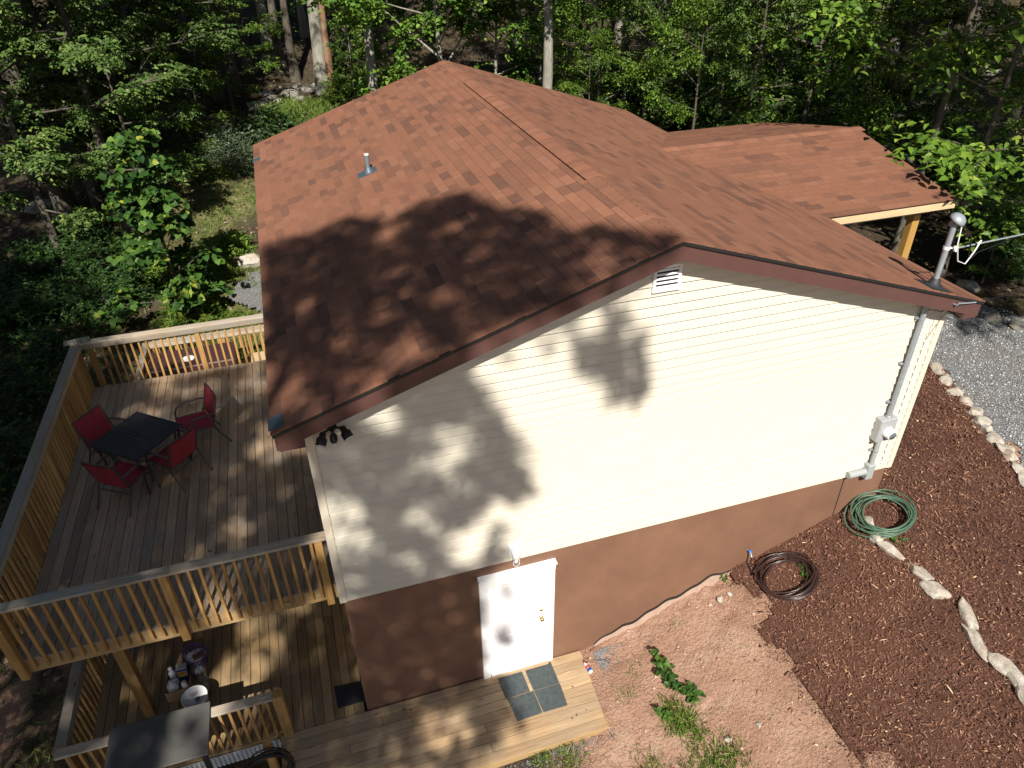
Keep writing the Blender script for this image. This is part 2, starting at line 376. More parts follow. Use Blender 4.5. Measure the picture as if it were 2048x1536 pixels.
n = 90000; x = RNG.uniform(5.3, 11.7, n); y = RNG.uniform(-5.2, 4, n)
dcam = np.hypot(x - CL.x, y - CL.y); k = inpoly(x + (fbm(x, y, .5, 4, 31) - .5) * .7 + RNG.normal(0, .06, n) * np.where(RNG.random(n) < .2, 4.5, 1), y + (fbm(x, y, .5, 4, 71) - .5) * .7 + RNG.normal(0, .06, n) * np.where(RNG.random(n) < .2, 4.5, 1), MULCH) & ~((x < 8.5) & (y > 0)); x = x[k]; y = y[k]; n = len(x)
P = np.stack([x, y, G(x, y) + .045 + RNG.uniform(.0, .045, n)], -1)
tn = np.clip(RNG.beta(1.6, 3.4, n) + (RNG.random(n) < .03) * .6 + (fbm(x, y, .7, 3, 90) - .5) * .5, 0, 1)
mulch_chip_mat = tone_mat('mulch_chips', [(0, (.045, .021, .015)), (.3, (.160, .076, .051)), (.6, (.29, .15, .10)), (.8, (.36, .20, .11)), (1, (.62, .46, .28))])
tag(link(D.objects.new('mulch_chips', scatter_chips('mulch_chips', P, RNG.uniform(.015, .05, n) * (1 + (RNG.random(n) < .12) * RNG.uniform(.4, 2.2, n)), RNG.uniform(.004, .012, n) * (1 + (RNG.random(n) < .1) * 1.3), mulch_chip_mat, tn))), 'loose shredded brown bark chips covering the mulch bed', 'mulch', kind='stuff')
OCT = np.array([[1, 0, 0], [-1, 0, 0], [0, 1, 0], [0, -1, 0], [0, 0, 1], [0, 0, -1]], float)
OCF = np.array([[0, 2, 4], [2, 1, 4], [1, 3, 4], [3, 0, 4], [2, 0, 5], [1, 2, 5], [3, 1, 5], [0, 3, 5]])
def scatter_stones(name, P, r, mat, tones):
    n = len(P); V = OCT[None] * (r[:, None, None] * RNG.uniform(.55, 1.25, (n, 1, 3))) + RNG.normal(0, .12, (n, 6, 3)) * r[:, None, None]
    az = RNG.uniform(0, 6.28, n); c, s = np.cos(az), np.sin(az); Rm = np.zeros((n, 3, 3)); Rm[:, 0, 0] = c; Rm[:, 0, 1] = -s; Rm[:, 1, 0] = s; Rm[:, 1, 1] = c; Rm[:, 2, 2] = .7
    V = np.einsum('nij,nkj->nki', Rm, V) + P[:, None]
    T = (OCF[None] + np.arange(n)[:, None, None] * 6).reshape(-1, 3)
    return mesh_np(name, V.reshape(-1, 3), T, mat, np.repeat(tones, 6))
stone_mat = tone_mat('loose_stones', [(0, (.11, .11, .115)), (.5, (.33, .335, .34)), (1, (.68, .68, .67))], .8)
n = 26000; x = RNG.uniform(9, 15.5, n); y = RNG.uniform(-3.5, 8, n); k = inpoly(x, y, GRAVEL); x = x[k]; y = y[k]; n = len(x)
tag(link(D.objects.new('gravel_stones', scatter_stones('gravel_stones', np.stack([x, y, G(x, y) + .025], -1), RNG.uniform(.008, .022, n), stone_mat, RNG.random(n)))), 'loose grey crushed stone on the drive', 'gravel', kind='stuff')
# stones and crumbs on the red earth, grey gravel spill by the walkway end
n = 6500; x = RNG.uniform(2.2, 6.2, n); y = RNG.uniform(-4.2, -.02, n); k = (~inpoly(x, y, MULCH)) & ~((x < 3.4) & (y > -1.3)); x = x[k]; y = y[k]
n2 = 700; xg = 3.55 + np.abs(RNG.normal(0, .16, n2)) + .0; yg = -.12 - np.abs(RNG.normal(0, .16, n2)); xg = np.minimum(xg, 4.0)
n3 = 500; xh = RNG.normal(2.5, .5, n3); yh = -1.33 - np.abs(RNG.normal(0, .12, n3))
cr = np.concatenate([np.full(len(x), 1.0), np.zeros(n2), np.zeros(n3)]); xa = np.concatenate([x, xg, xh]); ya = np.concatenate([y, yg, yh])
crumb = tone_mat('earth_crumbs', [(0, (.10, .105, .11)), (.3, (.26, .27, .28)), (.45, (.27, .14, .10)), (.8, (.42, .26, .19)), (1, (.52, .38, .29))], .9)
tn = np.where(cr > .5, RNG.uniform(.45, 1, len(xa)), RNG.uniform(0, .34, len(xa)))
rr = np.where(cr > .5, RNG.uniform(.004, .016, len(xa)) * (1 + (RNG.random(len(xa)) < .04) * 1.6), RNG.uniform(.006, .016, len(xa)))
tag(link(D.objects.new('soil_crumbs', scatter_stones('soil_crumbs', np.stack([xa, ya, Gd(xa, ya) + .004], -1), rr, crumb, tn))), 'crumbs of red soil and small stones on the bare earth', 'soil', kind='stuff')

# ================================================================== HOUSE
W = 8.45; E1, E2 = .317, .272; ZE, ZR, XR = 2.962, 4.434, 4.1206; LB = 10.747; OV = .2867
house = root('house', (W / 2, 5.2, -2.6), 'cream sided house with brown shingle gable roof and brown foundation', 'house')
TH = .16
def ztop(x): return ZR + (ZE - ZR) * ((XR - x) / (XR + E1) if x < XR else (x - XR) / (W + E2 - XR))
def zund(x): return ztop(x) - .17
YB = LB - OV      # back wall
# foundation
fm = MB(); fm.b2((.02, .02, -3.4), (W - .02, YB - .02, -.0))
fo = fm.build('foundation', M['found'], house)
seam = MB(); seam.b2((7.66, .012, -.95), (7.672, .0205, -.02)); seam.build('joint', M['dark'], fo)
# bare footing strip and tar line along the grade
def fline(x): return gz(x, 0)
for nm, mat, a, b, d in (('tar_line', M['black_edge'], .105, .15, .014), ('footing', plain('bare_concrete', (.42, .30, .23), .9, bmp=.4, bscale=40), -.25, .105, .03)):
    xs = np.arange(3.55, 5.95, .06); mb = MB(); vs = []
    for i, xx in enumerate(xs):
        k = min(1, (xx - 3.5) / .6, (6.0 - xx) / .5); j = .03 * math.sin(xx * 7) + .02 * math.sin(xx * 17 + 1)
        z0 = fline(xx) + (a * k + (j if a > 0 else 0) + .01); z1 = fline(xx) + (b * k + j + .012)
        vs += [(xx, .02 - d, z0), (xx, .02 - d, z1), (xx, .03, z1)]
    m_ = len(xs)
    mb.add(vs, [(3 * i, 3 * i + 3, 3 * i + 4, 3 * i + 1) for i in range(m_ - 1)] + [(3 * i + 1, 3 * i + 4, 3 * i + 5, 3 * i + 2) for i in range(m_ - 1)])
    mb.build(nm, mat, fo)
# walls: one core each, every siding course a board on it
def siding_wall(name, fr, length, gable, xoff=0):
    """fr(u, z, n): world point for u along the wall, z up, n outward"""
    mb = MB(); zt = lambda u: (zund(u) if gable else zund(0) - .02)
    us = [0, XR, length] if gable else [0, length]
    front = [fr(0, .0, 0), fr(length, .0, 0)] + [fr(u, zt(u), 0) for u in reversed(us)]
    n = Vector(fr(0, 0, -.1)) - Vector(fr(0, 0, 0)); mb.prism(front, n)
    wo = mb.build(name, M['vinyl'], house)
    c = .127; z = .0; i = 0
    while True:
        z0, z1 = z, z + c
        def lim(zz):
            a, b = .062, length - .062
            if gable and zz > zund(0):
                s1 = (ZR - ZE) / (XR + E1); s2 = (ZR - ZE) / (W + E2 - XR)
                a = max(a, (zz - zund(0)) / s1 + .0); b = min(b, length - (zz - zund(length)) / s2)
            return a, b
        a0, b0 = lim(z0); a1, b1 = lim(z1)
        if not gable and z1 > zund(0): break
        if b1 - a1 < .1: break
        mb = MB()
        # Dutch-lap profile: proud butt, face leaning back, shallow top cove
        prof = [(z0 - .004, .001), (z0 - .004, .030), (z0 + c * .7, .012), (z0 + c * .80, .004), (z1, .003), (z1, .001)]
        vs = []
        for (a, b) in ((a0, a1), (b0, b1)):
            for (zz, nn) in prof:
                t = (zz - z0) / c; vs.append(fr(a + (b - a) * max(0, t), zz, nn))
        k = len(prof); fs = [(q, q + 1, k + q + 1, k + q) for q in range(k - 1)] + [tuple(range(k - 1, -1, -1)), tuple(range(k, 2 * k))]
        mb.add(vs, fs); mb.build('siding_board', M['vinyl'], wo); z += c; i += 1
    return wo
front = siding_wall('front_wall', lambda u, z, n: (u, -n, z), W, True)
siding_wall('deck_side_wall', lambda u, z, n: (-n, YB - u, z), YB, False)
siding_wall('drive_side_wall', lambda u, z, n: (W + n, u, z), YB, False)
bk = MB(); bk.prism([(0.1, YB, 0), (W - .1, YB, 0), (W - .1, YB, zund(W)), (XR, YB, zund(XR)), (0.1, YB, zund(0))], (0, -.1, 0)); bk.build('back_wall', M['vinyl'], house)
for (x0, x1, y0, y1) in ((-.034, .06, -.034, .06), (W - .06, W + .034, -.034, .06)):
    cm = MB(); zt_ = zund(x0 if x0 < 1 else x1)
    cm.b2((x0, y0, -.02), (x1, y1, zt_ + .0)); cm.build('corner_trim', M['trim_cream'], house, bevel=.004)
# ---- roof
def dirn(side): 
    v = Vector((-E1 - XR, 0, ZE - ZR)) if side < 0 else Vector((W + E2 - XR, 0, ZE - ZR)); return v.normalized(), v.length
DL, SL_L = dirn(-1); DRR, SL_R = dirn(1)
def rp(side, s, y, n=0):
    d = DL if side < 0 else DRR; nn = Vector((-d.z * (1 if side > 0 else -1) * 1, 0, abs(d.x)))
    nn = Vector((d.x * 0, 0, 0)) + Vector((-d.z, 0, d.x)) * (1 if side > 0 else -1)
    return Vector((XR, y, ZR)) + d * s + nn * n
rb = MB()
ra = [(-E1, -OV, ZE), (XR, -OV, ZR), (W + E2, -OV, ZE), (W + E2, -OV, ZE - .05), (XR, -OV, ZR - .05), (-E1, -OV, ZE - .05)]
rb.prism([ra[0], ra[1], ra[4], ra[5]], (0, LB + OV, 0)); rb.prism([ra[1], ra[2], ra[3], ra[4]], (0, LB + OV, 0))
roof = rb.build('roof', M['roof_under'], house)
CAMV = CR.transposed()
def parea(ps):
    q = [px(p) for p in ps]
    if any(a is None for a in q): return 0
    if not any(-5 < a[0] < 2053 and -5 < a[1] < 1541 for a in q): return 0
    return .5 * sum(q[i][0] * q[(i + 1) % 4][1] - q[(i + 1) % 4][0] * q[i][1] for i in range(4))
SHL, SHX = .305, .143
SHING = []   # (area, side-frame function, s, y, length, tone, owner)
def tone_seq(rng, n):
    out = []
    while len(out) < n: out += [rng.choices(range(6), (30, 24, 16, 15, 9, 10))[0]] * rng.choice((1, 1, 1, 1, 2))
    return out[:n]
rngS = random.Random(5)
def lay(owner, fn, slen, ya, yb, mask=None):
    nc = int(slen / SHX)
    for c in range(nc + 1):
        s1 = slen + .012 - c * SHX; s0 = s1 - SHX
        if s0 < .02: s0 = .02
        if s1 - s0 < .04: break
        off = (c % 2) * .153 + rngS.uniform(-.02, .02) + (c % 5) * .031; m = int((yb - ya) / SHL) + 3; ts = tone_seq(rngS, m)
        for k in range(m):
            a = ya - off - .02 + k * SHL; b = a + SHL - .004; a = max(a, ya); b = min(b, yb)
            if b - a < .03: continue
            if mask and not mask(fn(s1, (a + b) / 2, 0), fn(s0, (a + b) / 2, 0)): continue
            A = [fn(s1, a, .008), fn(s1, b, .008), fn(s0, b, .003), fn(s0, a, .003)]
            SHING.append((abs(parea(A)) if True else 0, fn, s0, s1, a, b, ts[k], owner))
lay(roof, lambda s, y, n: rp(-1, s, y, n), SL_L, -OV - .015, LB + .015)
lay(roof, lambda s, y, n: rp(1, s, y, n), SL_R, -OV - .015, LB + .015)
# ---- porch roof (gable running out over the drive side)
PY0, PRY, PZE, PZR, PX1 = 2.90, 5.72, 2.955, 3.50, 11.42
PY1 = 2 * PRY - PY0
_, SLP = None, math.hypot(PRY - PY0, PZR - PZE)
dP = Vector((0, PY0 - PRY, PZE - PZR)).normalized(); nP = Vector((0, dP.z, -dP.y)).normalized()
if nP.z < 0: nP = -nP
dQ = Vector((0, PY1 - PRY, PZE - PZR)).normalized(); nQ = Vector((0, -nP.y, nP.z))
def pfn(d, nn): return lambda s, x, n: Vector((x, PRY, PZR)) + d * s + nn * n
def main_z(x): return ztop(x)
pr = MB(); XS = 6.6
def pslab(d):
    yy = PRY + d.y / abs(d.y) * (PRY - PY0)
    xe = XR + (ZR - PZE) / (ZR - ZE) * (W + E2 - XR); xv = XR + (ZR - PZR) / (ZR - ZE) * (W + E2 - XR)
    top = [(xv - .02, PRY, PZR), (PX1, PRY, PZR), (PX1, yy, PZE), (xe - .02, yy, PZE)]
    pr.prism(top, (0, 0, -.045))
pslab(dP); pslab(dQ)
porch = pr.build('porch_roof', M['roof_under'], house)
above = lambda p, q: (p.z + q.z) / 2 > ztop((p.x + q.x) / 2) - .07
lay(porch, pfn(dP, nP), SLP, 6.8, PX1 + .015, above); lay(porch, pfn(dQ, nQ), SLP, 6.8, PX1 + .015, above)
SHING.sort(key=lambda t: -t[0])
def shingle_verts(t):
    _, fn, s0, s1, a, b, tone_, _o = t; h = .011
    return [fn(s1, a, h), fn(s1, b, h), fn(s0 - .01, b, .004), fn(s0 - .01, a, .004), fn(s1, a, -.002), fn(s1, b, -.002), fn(s0 - .01, b, -.002), fn(s0 - .01, a, -.002)]
SHF = [(0, 1, 2, 3), (4, 5, 1, 0), (5, 6, 2, 1), (7, 4, 0, 3), (6, 7, 3, 2)]
fields = {}
shcache = {}
for i, t in enumerate(SHING):
    owner = t[7]
    if i < 300:
        vs = shingle_verts(t); o0 = sum(vs[:4], Vector()) / 4
        key = (tuple(round(x, 3) for v in vs for x in (v - o0)), t[6])
        if key not in shcache: shcache[key] = MB().add([v - o0 for v in vs], SHF).mesh('shingle', SHM[t[6]])
        piece('shingle', shcache[key], o0, owner)
    else: fields.setdefault(owner.name, (owner, MB()))[1].add(shingle_verts(t), SHF, t[6])
for nm, (ow, mb) in fields.items(): tag(mb.build('shingle_field', SHM, ow), kind='stuff')
# ridge vent and ridge caps
rv = MB()
for side in (-1, 1):
    wv_ = .15 if side < 0 else .04; rv.prism([rp(side, 0, 2.04, .012), rp(side, wv_, 2.04, .026), rp(side, wv_, 2.04, .0), rp(side, 0, 2.04, 0)], (0, 8.18 - 2.04, 0))
rv.build('ridge_vent', M['black_edge'], roof)
capm = {}
def capmesh(t, h):
    if (t, h) in capm: return capm[(t, h)]
    mb = MB(); Wc = .165; vs = []
    for (yy, hh) in ((0, h + .012), (.2, h + .003)):
        for (side, s) in ((-1, Wc), (-1, .10), (-1, .035), (1, 0), (1, .035), (1, .10), (1, Wc)):
            p = rp(side, s, yy, (hh if side < 0 or s < .05 else (.5 * hh + .004 if s < .12 else .006)) - (.004 if s == .035 else (.012 if s == 0 else 0))); vs.append(p - Vector((XR, 0, ZR)))
        for (side, s) in ((-1, Wc), (1, Wc)):
            vs.append(rp(side, s, yy, hh - .012 if side < 0 else -.004) - Vector((XR, 0, ZR)))
    fs = [(i, i + 1, 9 + i + 1, 9 + i) for i in range(6)] + [(7, 0, 9, 16), (6, 8, 17, 15)] + [(7, 8, 6, 5, 4, 3, 2, 1, 0)]
    capm[(t, h)] = mb.add(vs, fs).mesh('ridge_cap', SHM[t]); return capm[(t, h)]
yy = -OV - .01
while yy < LB - .1:
    h = .027 if 1.98 < yy < 8.15 else .004
    piece('ridge_cap', capmesh(rngS.choice((0, 0, 1, 1, 5, 2)), h), (XR, yy, ZR), roof); yy += .143
# starter metal corners
for yc in (-.10, 9.53):
    mb = MB(); a = [rp(-1, SL_L - .13, yc - .12, .014), rp(-1, SL_L + .03, yc - .12, .014), rp(-1, SL_L + .03, yc + .1, .014), rp(-1, SL_L - .13, yc + .1, .014)]
    mb.prism(a, (0, 0, -.006)); mb.build('metal_flashing', M['flash'], roof)
# rake fascia and drip edge, eave fascia, soffits
def rake(yf, sgn):
    for side, xe in ((-1, -E1), (1, W + E2)):
        xi = xe + (.012 if side < 0 else -.012)
        zi = ztop(xi)
        poly = [(xi, yf, zi - .035), (XR, yf, ZR - .035), (XR, yf, ZR - .225), (xi, yf, zi - .225)]
        MB().prism(poly, (0, .03 * sgn, 0)).build('rake_fascia', M['fascia'], house)
        MB().prism([(xe, yf, ZE - .004), (XR, yf, ZR - .004), (XR, yf, ZR - .038), (xe, yf, ZE - .038)], (0, -.022 * sgn, 0)).build('drip_edge', M['black_edge'], house)
        # soffit under the overhang
        poly = [(xi, yf + .03 * sgn, zi - .20), (XR, yf + .03 * sgn, ZR - .20), (XR, yf + .03 * sgn, ZR - .19), (xi, yf + .03 * sgn, zi - .19)]
        MB().prism(poly, (0, (OV - .034) * sgn, 0)).build('soffit', M['trim_cream'], house)
rake(-OV, 1); rake(LB, -1)
for xe, sg in ((-E1, 1), (W + E2, -1)):
    MB().b2((xe + .012 * sg, -OV + .034, ZE - .235), (xe + .032 * sg, LB - .034, ZE - .03)).build('eave_fascia', M['fascia'], house)
    x1 = -.02 if sg > 0 else W + .02
    MB().b2((xe + .034 * sg, -OV + .034, ZE - .232), (x1, LB - .034, ZE - .218)).build('eave_soffit', M['fascia'], house)
    # boxed return at the gable end
    zi = ztop(x1)
    MB().prism([(xe + .034 * sg, -OV + .002, ZE - .10), (x1, -OV + .002, ztop(x1) - .215), (x1, -OV + .002, ZE - .234), (xe + .034 * sg, -OV + .002, ZE - .234)], (0, OV - .022, 0)).build('eave_return', M['fascia'], house)
# porch ridge caps, beams, posts
x = 7.05
pcm = {}
while x < PX1 - .05:
    t = rngS.choice((0, 1, 1, 2)); key = t
    if key not in pcm:
        mb = MB(); vs = []
        for xx, hh in ((0, .009), (.2, .014)):
            for d, nn, s in ((dP, nP, .15), (dP, nP, 0), (dQ, nQ, .15)): vs.append(Vector((xx, 0, 0)) + d * s + nn * hh)
            vs += [Vector((xx, 0, 0)) + dP * .15, Vector((xx, 0, 0)) + dQ * .15]
        pcm[key] = mb.add(vs, [(0, 1, 6, 5), (1, 2, 7, 6), (3, 0, 5, 8), (2, 4, 9, 7), (5, 6, 7, 9, 8)]).mesh('ridge_cap', SHM[t])
    piece('ridge_cap', pcm[key], (x, PRY, PZR), porch); x += .143
for yv, s in ((PY0, 1), (PY1, -1)):
    boxpiece('porch_fascia', ((8.73 + PX1) / 2, yv + .012 * s, PZE - .095), (PX1 - 8.76, .035, .125), M['pine_x'], house)
    boxpiece('beam', ((8.78 + PX1 - .15) / 2, yv + .34 * s, PZE - .20), (PX1 - .18 - 8.78, .09, .24), M['pine_x'], house)
for s in (-1, 1):
    d = dP if s < 0 else dQ; yv = PY0 if s < 0 else PY1
    MB().prism([(PX1 - .03, yv, PZE - .035), (PX1 - .03, PRY, PZR - .035), (PX1 - .03, PRY, PZR - .16), (PX1 - .03, yv, PZE - .16)], (.035, 0, 0)).build('porch_rake', M['pine_x'], house)
pp = [(10.95, PY0 + .34), (10.95, PY1 - .34), (8.95, PY0 + .34), (8.95, PY1 - .34)]
for xx, yv in pp:
    z0 = gz(xx, yv) - .05; h = PZE - .32 - z0
    boxpiece('porch_post', (xx, yv, z0 + h / 2), (.15, .15, h), M['porch_post'], house, .006)
boxpiece('porch_floor', (9.95, PRY, -.12), (2.6, 5.0, .5), plain('porch_concrete', (.4, .38, .35), .9), house, .01)
# gable vent
gv = MB(); vx0, vx1, vz0, vz1 = 3.955, 4.30, 3.74, 4.06
gv.b2((vx0, -.058, vz0), (vx0 + .035, .0, vz1)); gv.b2((vx1 - .035, -.058, vz0), (vx1, .0, vz1)); gv.b2((vx0 + .035, -.058, vz0), (vx1 - .035, 0, vz0 + .035)); gv.b2((vx0 + .035, -.058, vz1 - .035), (vx1 - .035, 0, vz1))
gvo = gv.build('gable_vent', M['white'], house)
MB().b2((vx0 + .03, -.037, vz0 + .03), (vx1 - .03, -.033, vz1 - .03)).build('backing', M['dark'], gvo)
for i in range(5):
    z = vz0 + .058 + i * .051
    boxpiece('louver', ((vx0 + vx1) / 2, -.049, z), (vx1 - vx0 - .072, .004, .024), M['white'], gvo, 0, (R_(-20), 0, 0))
# basement door
DX0, DX1, DZ0, DZ1 = 1.905, 2.815, -2.35, -.40
dm = MB(); dm.b2((DX0, .0, DZ0), (DX1, .03, DZ1)); 
door = dm.build('door', M['white'], house, bevel=.003)
for (a, b, c, d) in ((.12, .42, .15, .75), (.49, .79, .15, .75), (.12, .42, .85, 1.35), (.49, .79, .85, 1.35), (.12, .42, 1.45, 1.82), (.49, .79, 1.45, 1.82)):
    p = MB(); p.b2((DX0 + a, -.004, DZ0 + c), (DX0 + b, .002, DZ0 + d)); p.build('panel', M['white'], door, bevel=.0035)
kx = DX1 - .11
for zz, r in ((-1.38, .03), (-1.22, .024)):
    k = MB(); k.lathe([(r, 0), (r, .008), (.012, .014), (.012, .04), (r * .95, .05), (r, .066), (r * .7, .078), (0.001, .08)] if zz < -1.3 else [(r, 0), (r, .018), (r * .6, .024), (.001, .024)], (kx, .0, zz), 14, 0, Matrix.Rotation(R_(90), 3, 'X'))
    k.build('door_knob' if zz < -1.3 else 'deadbolt', M['brass'], door)
dt = MB(); dt.b2((DX0 - .115, -.035, -2.455), (DX0 - .0, .02, -.385)); dt.build('door_casing', M['white'], house, bevel=.004)
dt = MB(); dt.b2((DX1 + .0, -.035, -2.455), (DX1 + .085, .02, -.385)); dt.build('door_casing', M['white'], house, bevel=.004)
dt = MB(); dt.b2((DX0 - .117, -.037, -.384), (DX1 + .087, .02, -.28)); dt.prism([(DX0 - .125, -.04, -.30), (DX0 - .125, -.085, -.245), (DX0 - .125, -.085, -.225), (DX0 - .125, .02, -.225), (DX0 - .125, .02, -.30)], (DX1 - DX0 + .22, 0, 0)); dt.build('door_header', M['white'], house)
boxpiece('threshold', ((DX0 + DX1) / 2, -.02, DZ0 - .022), (DX1 - DX0 - .006, .10, .035), M['offwhite'], house, .004)
boxpiece('door_sill_board', ((DX0 + DX1) / 2, -.03, DZ0 - .072), (DX1 - DX0 - .006, .12, .058), M['low_x'], house, .004)

# ---- fittings on the house
lan = root('wall_lantern', (2.30, -.02, .02), 'clear glass jelly jar wall lantern above the basement door', 'lamp')
MB().b2((2.22, -.05, .10), (2.38, -.012, .30)).build('mounting_block', M['white'], lan, bevel=.006)
k = MB(); k.lathe([(.055, .22), (.06, .20), (.055, .13), (.045, .12)], (2.30, -.115, 0), 16); k.b2((2.28, -.11, .17), (2.32, -.045, .21)); k.build('canopy', M['white'], lan)
k = MB(); k.lathe([(.044, .125), (.05, .09), (.05, .02), (.036, -.01), (.001, -.018)], (2.30, -.115, 0), 16); k.build('glass_jar', M['glass'], lan)
fl = root('floodlight', (.27, -.02, 2.62), 'black twin head motion floodlight under the left roof corner', 'lamp')
k = MB(); k.lathe([(.055, 0), (.055, .025), (.02, .03)], (.27, -.017, 2.74), 16, 0, Matrix.Rotation(R_(90), 3, 'X')); k.build('base_plate', M['black_metal'], fl)
def flhead(name, c, yaw, pit, r, l):
    Rm = Matrix.Rotation(R_(yaw), 3, 'Z') @ Matrix.Rotation(R_(90 + pit), 3, 'X'); h = MB()
    h.lathe([(r * .35, -l * .5), (r * .6, -l * .42), (r * .66, -l * .1), (r, .0), (r, l * .5)], c, 18, 0, Rm)
    h.tube([(.27, -.04, 2.74), ((.27 + c[0]) / 2, -.09, (2.74 + c[2]) / 2 + .02), Vector(c) + Rm @ Vector((0, 0, -l * .45))], .013, 8)
    o = h.build(name, M['black_metal'], fl)
    f = MB(); f.lathe([(r * .9, l * .5 + .001), (r * .9, l * .5 + .006), (.001, l * .5 + .006)], c, 18, 0, Rm); f.build('lens', plain('lamp_lens', (.6, .58, .5), .2), o)
flhead('lamp_head', (.15, -.16, 2.70), -28, 42, .058, .15); flhead('lamp_head', (.40, -.16, 2.73), 28, 40, .058, .15)
k = MB(); k.lathe([(.025, -.05), (.04, -.03), (.042, .03), (.03, .055), (.001, .06)], (.27, -.13, 2.66), 14, 0, Matrix.Rotation(R_(130), 3, 'X')); k.tube([(.27, -.04, 2.72), (.27, -.10, 2.69)], .014); k.build('motion_sensor', M['black_metal'], fl)
# service mast
mx_, my_ = 8.01, -.085
zb = ztop(mx_); sm = root('service_mast', (mx_, my_, 1.1), 'galvanised electrical service mast rising through the roof corner with weatherhead', 'mast')
k = MB(); k.tube([(mx_, my_, 1.08), (mx_, my_, zb + .86)], .036, 14); k.build('conduit', M['galv'], sm)
for z in (1.35, 2.0, 2.72):
    c = MB(); c.tube([(mx_, my_, z - .012), (mx_, my_, z + .012)], .041, 14); c.b2((mx_ - .075, my_ + .02, z - .011), (mx_ + .03, -.015, z + .011)); c.build('strap', M['galv'], sm)
k = MB(); k.lathe([(.15, .0), (.13, .012), (.075, .05), (.055, .10), (.043, .115)], (0, 0, 0), 22)
sl_ = (ZE - ZR) / (W + E2 - XR)
k.v = [(a + mx_, b + my_, c + zb + .01 + a * sl_ * max(0, 1 - c / .1)) for a, b, c in k.v]; k.prism([rp(1, (mx_ - XR) / DRR.x + q * .19, my_ + w * .17, .015) for q, w in ((-1, -1), (1, -1), (1, 1), (-1, 1))], (0, 0, -.008)); k.build('flashing_boot', M['rubber'], sm)
k = MB(); Rw = Matrix.Rotation(R_(24), 3, 'X') @ Matrix.Rotation(R_(18), 3, 'Y')
k.lathe([(.04, -.10), (.045, -.02), (.10, -.015), (.105, .01), (.085, .05), (.045, .075), (.001, .082)], (mx_ + .02, my_, zb + .90), 20, 0, Rw); wh = k.build('weatherhead', M['galv'], sm)
k = MB(); k.tube([(mx_, my_, zb + .52), (mx_, my_, zb + .56)], .043, 12); k.tube([(mx_ + .03, my_ - .02, zb + .54), (mx_ + .12, my_ - .05, zb + .54)], .014, 8); k.lathe([(.028, -.03), (.028, .03)], (mx_ + .10, my_ - .045, zb + .53), 10); k.build('insulator_clamp', M['offwhite'], sm)
def catenary(a, b, sag, n=14):
    a, b = Vector(a), Vector(b); return [a.lerp(b, i / n) - Vector((0, 0, sag * 4 * (i / n) * (1 - i / n))) for i in range(n + 1)]
hd = Vector((mx_ + .12, my_ - .05, zb + .54)); far = Vector((36, 3.0, 5.6))
dr = root('overhead_power_line', hd, 'overhead service cables running from the mast towards the drive', 'cable')
k = MB(); k.tube(catenary(hd, far, .7, 26), .011, 6); k.build('messenger_wire', M['galv'], dr)
k = MB(); c0 = catenary(hd, far, .7, 26); k.tube([Vector((mx_ + .08, my_ - .05, zb + .86)), Vector((mx_ + .22, my_ - .1, zb + .70)), Vector((mx_ + .27, my_ - .12, zb + .45)), Vector((mx_ + .33, my_ - .1, zb + .38)), Vector((mx_ + .55, my_ - .0, zb + .40)), c0[1] + Vector((0, 0, -.02))] + [p + Vector((0, .012, -.018 + .008 * math.sin(i * 2.1))) for i, p in enumerate(c0[1:])], .009, 6); k.build('insulated_cable', M['black_metal'], dr)
k = MB(); k.tube([Vector((mx_ + .05, my_ - .06, zb + .86)), Vector((mx_ + .04, my_ - .1, zb + .62)), Vector((mx_ + .10, my_ - .13, zb + .40)), Vector((mx_ + .24, my_ - .13, zb + .34)), Vector((mx_ + .36, my_ - .1, zb + .48)), Vector((mx_ + .46, my_ - .06, zb + .60)), hd + Vector((.30, 0, .02))], .009, 6); k.build('splice_loop', M['offwhite'], dr)
hk = Vector((8.22, -OV - .005, ztop(8.22) - .12)); tl = root('telephone_line', hk, 'thin telephone wire hooked to the brown fascia board', 'cable')
k = MB(); k.tube([hk + Vector((0, .015, 0)), hk + Vector((0, -.05, .01)), hk + Vector((.02, -.06, .05))], .012, 8); k.build('hook', M['galv'], tl)
k = MB(); k.tube([hk + Vector((.01, -.05, .03)), hk + Vector((.34, -.02, -.02))], .010, 6); k.build('wire_grip', M['galv'], tl)
k = MB(); k.tube(catenary(hk + Vector((.3, -.02, -.02)), (34, 2.0, 4.2), .5, 20), .0045, 5); k.build('line_wire', M['black_metal'], tl)
k = MB(); k.tube([hk, hk + Vector((-.06, .08, -.14)), hk + Vector((-.14, .2, -.15)), (8.04, -.02, 2.70)], .005, 5); k.tube([hk, hk + Vector((.05, .12, -.2)), (8.27, -.022, 2.3), (8.25, -.022, .1)], .004, 5); k.build('drop_wire', M['black_metal'], tl)
# meter
mt = root('electric_meter', (8.0, -.02, .02), 'grey electric meter box with round dial and conduit on the siding', 'meter')
k = MB(); k.b2((7.85, -.155, .70), (8.14, -.014, 1.10)); box_ = k.build('meter_box', M['meter_grey'], mt, bevel=.012)
k = MB(); k.lathe([(.088, 0), (.088, .03), (.08, .035), (.08, .085), (.07, .10), (.001, .102)], (8.015, -.154, .87), 22, 0, Matrix.Rotation(R_(90), 3, 'X')); dial = k.build('meter_dial', M['offwhite'], mt)
k = MB(); k.lathe([(.06, .103), (.06, .106), (.001, .106)], (8.015, -.154, .87), 18, 0, Matrix.Rotation(R_(90), 3, 'X')); k.b2((7.985, -.266, .885), (8.045, -.258, .905)); k.build('dial_face', M['pvc'], dial)
k = MB(); k.lathe([(.045, 0), (.05, .03), (.04, .04)], (mx_, my_, 1.09), 16); k.build('hub', M['galv'], mt)
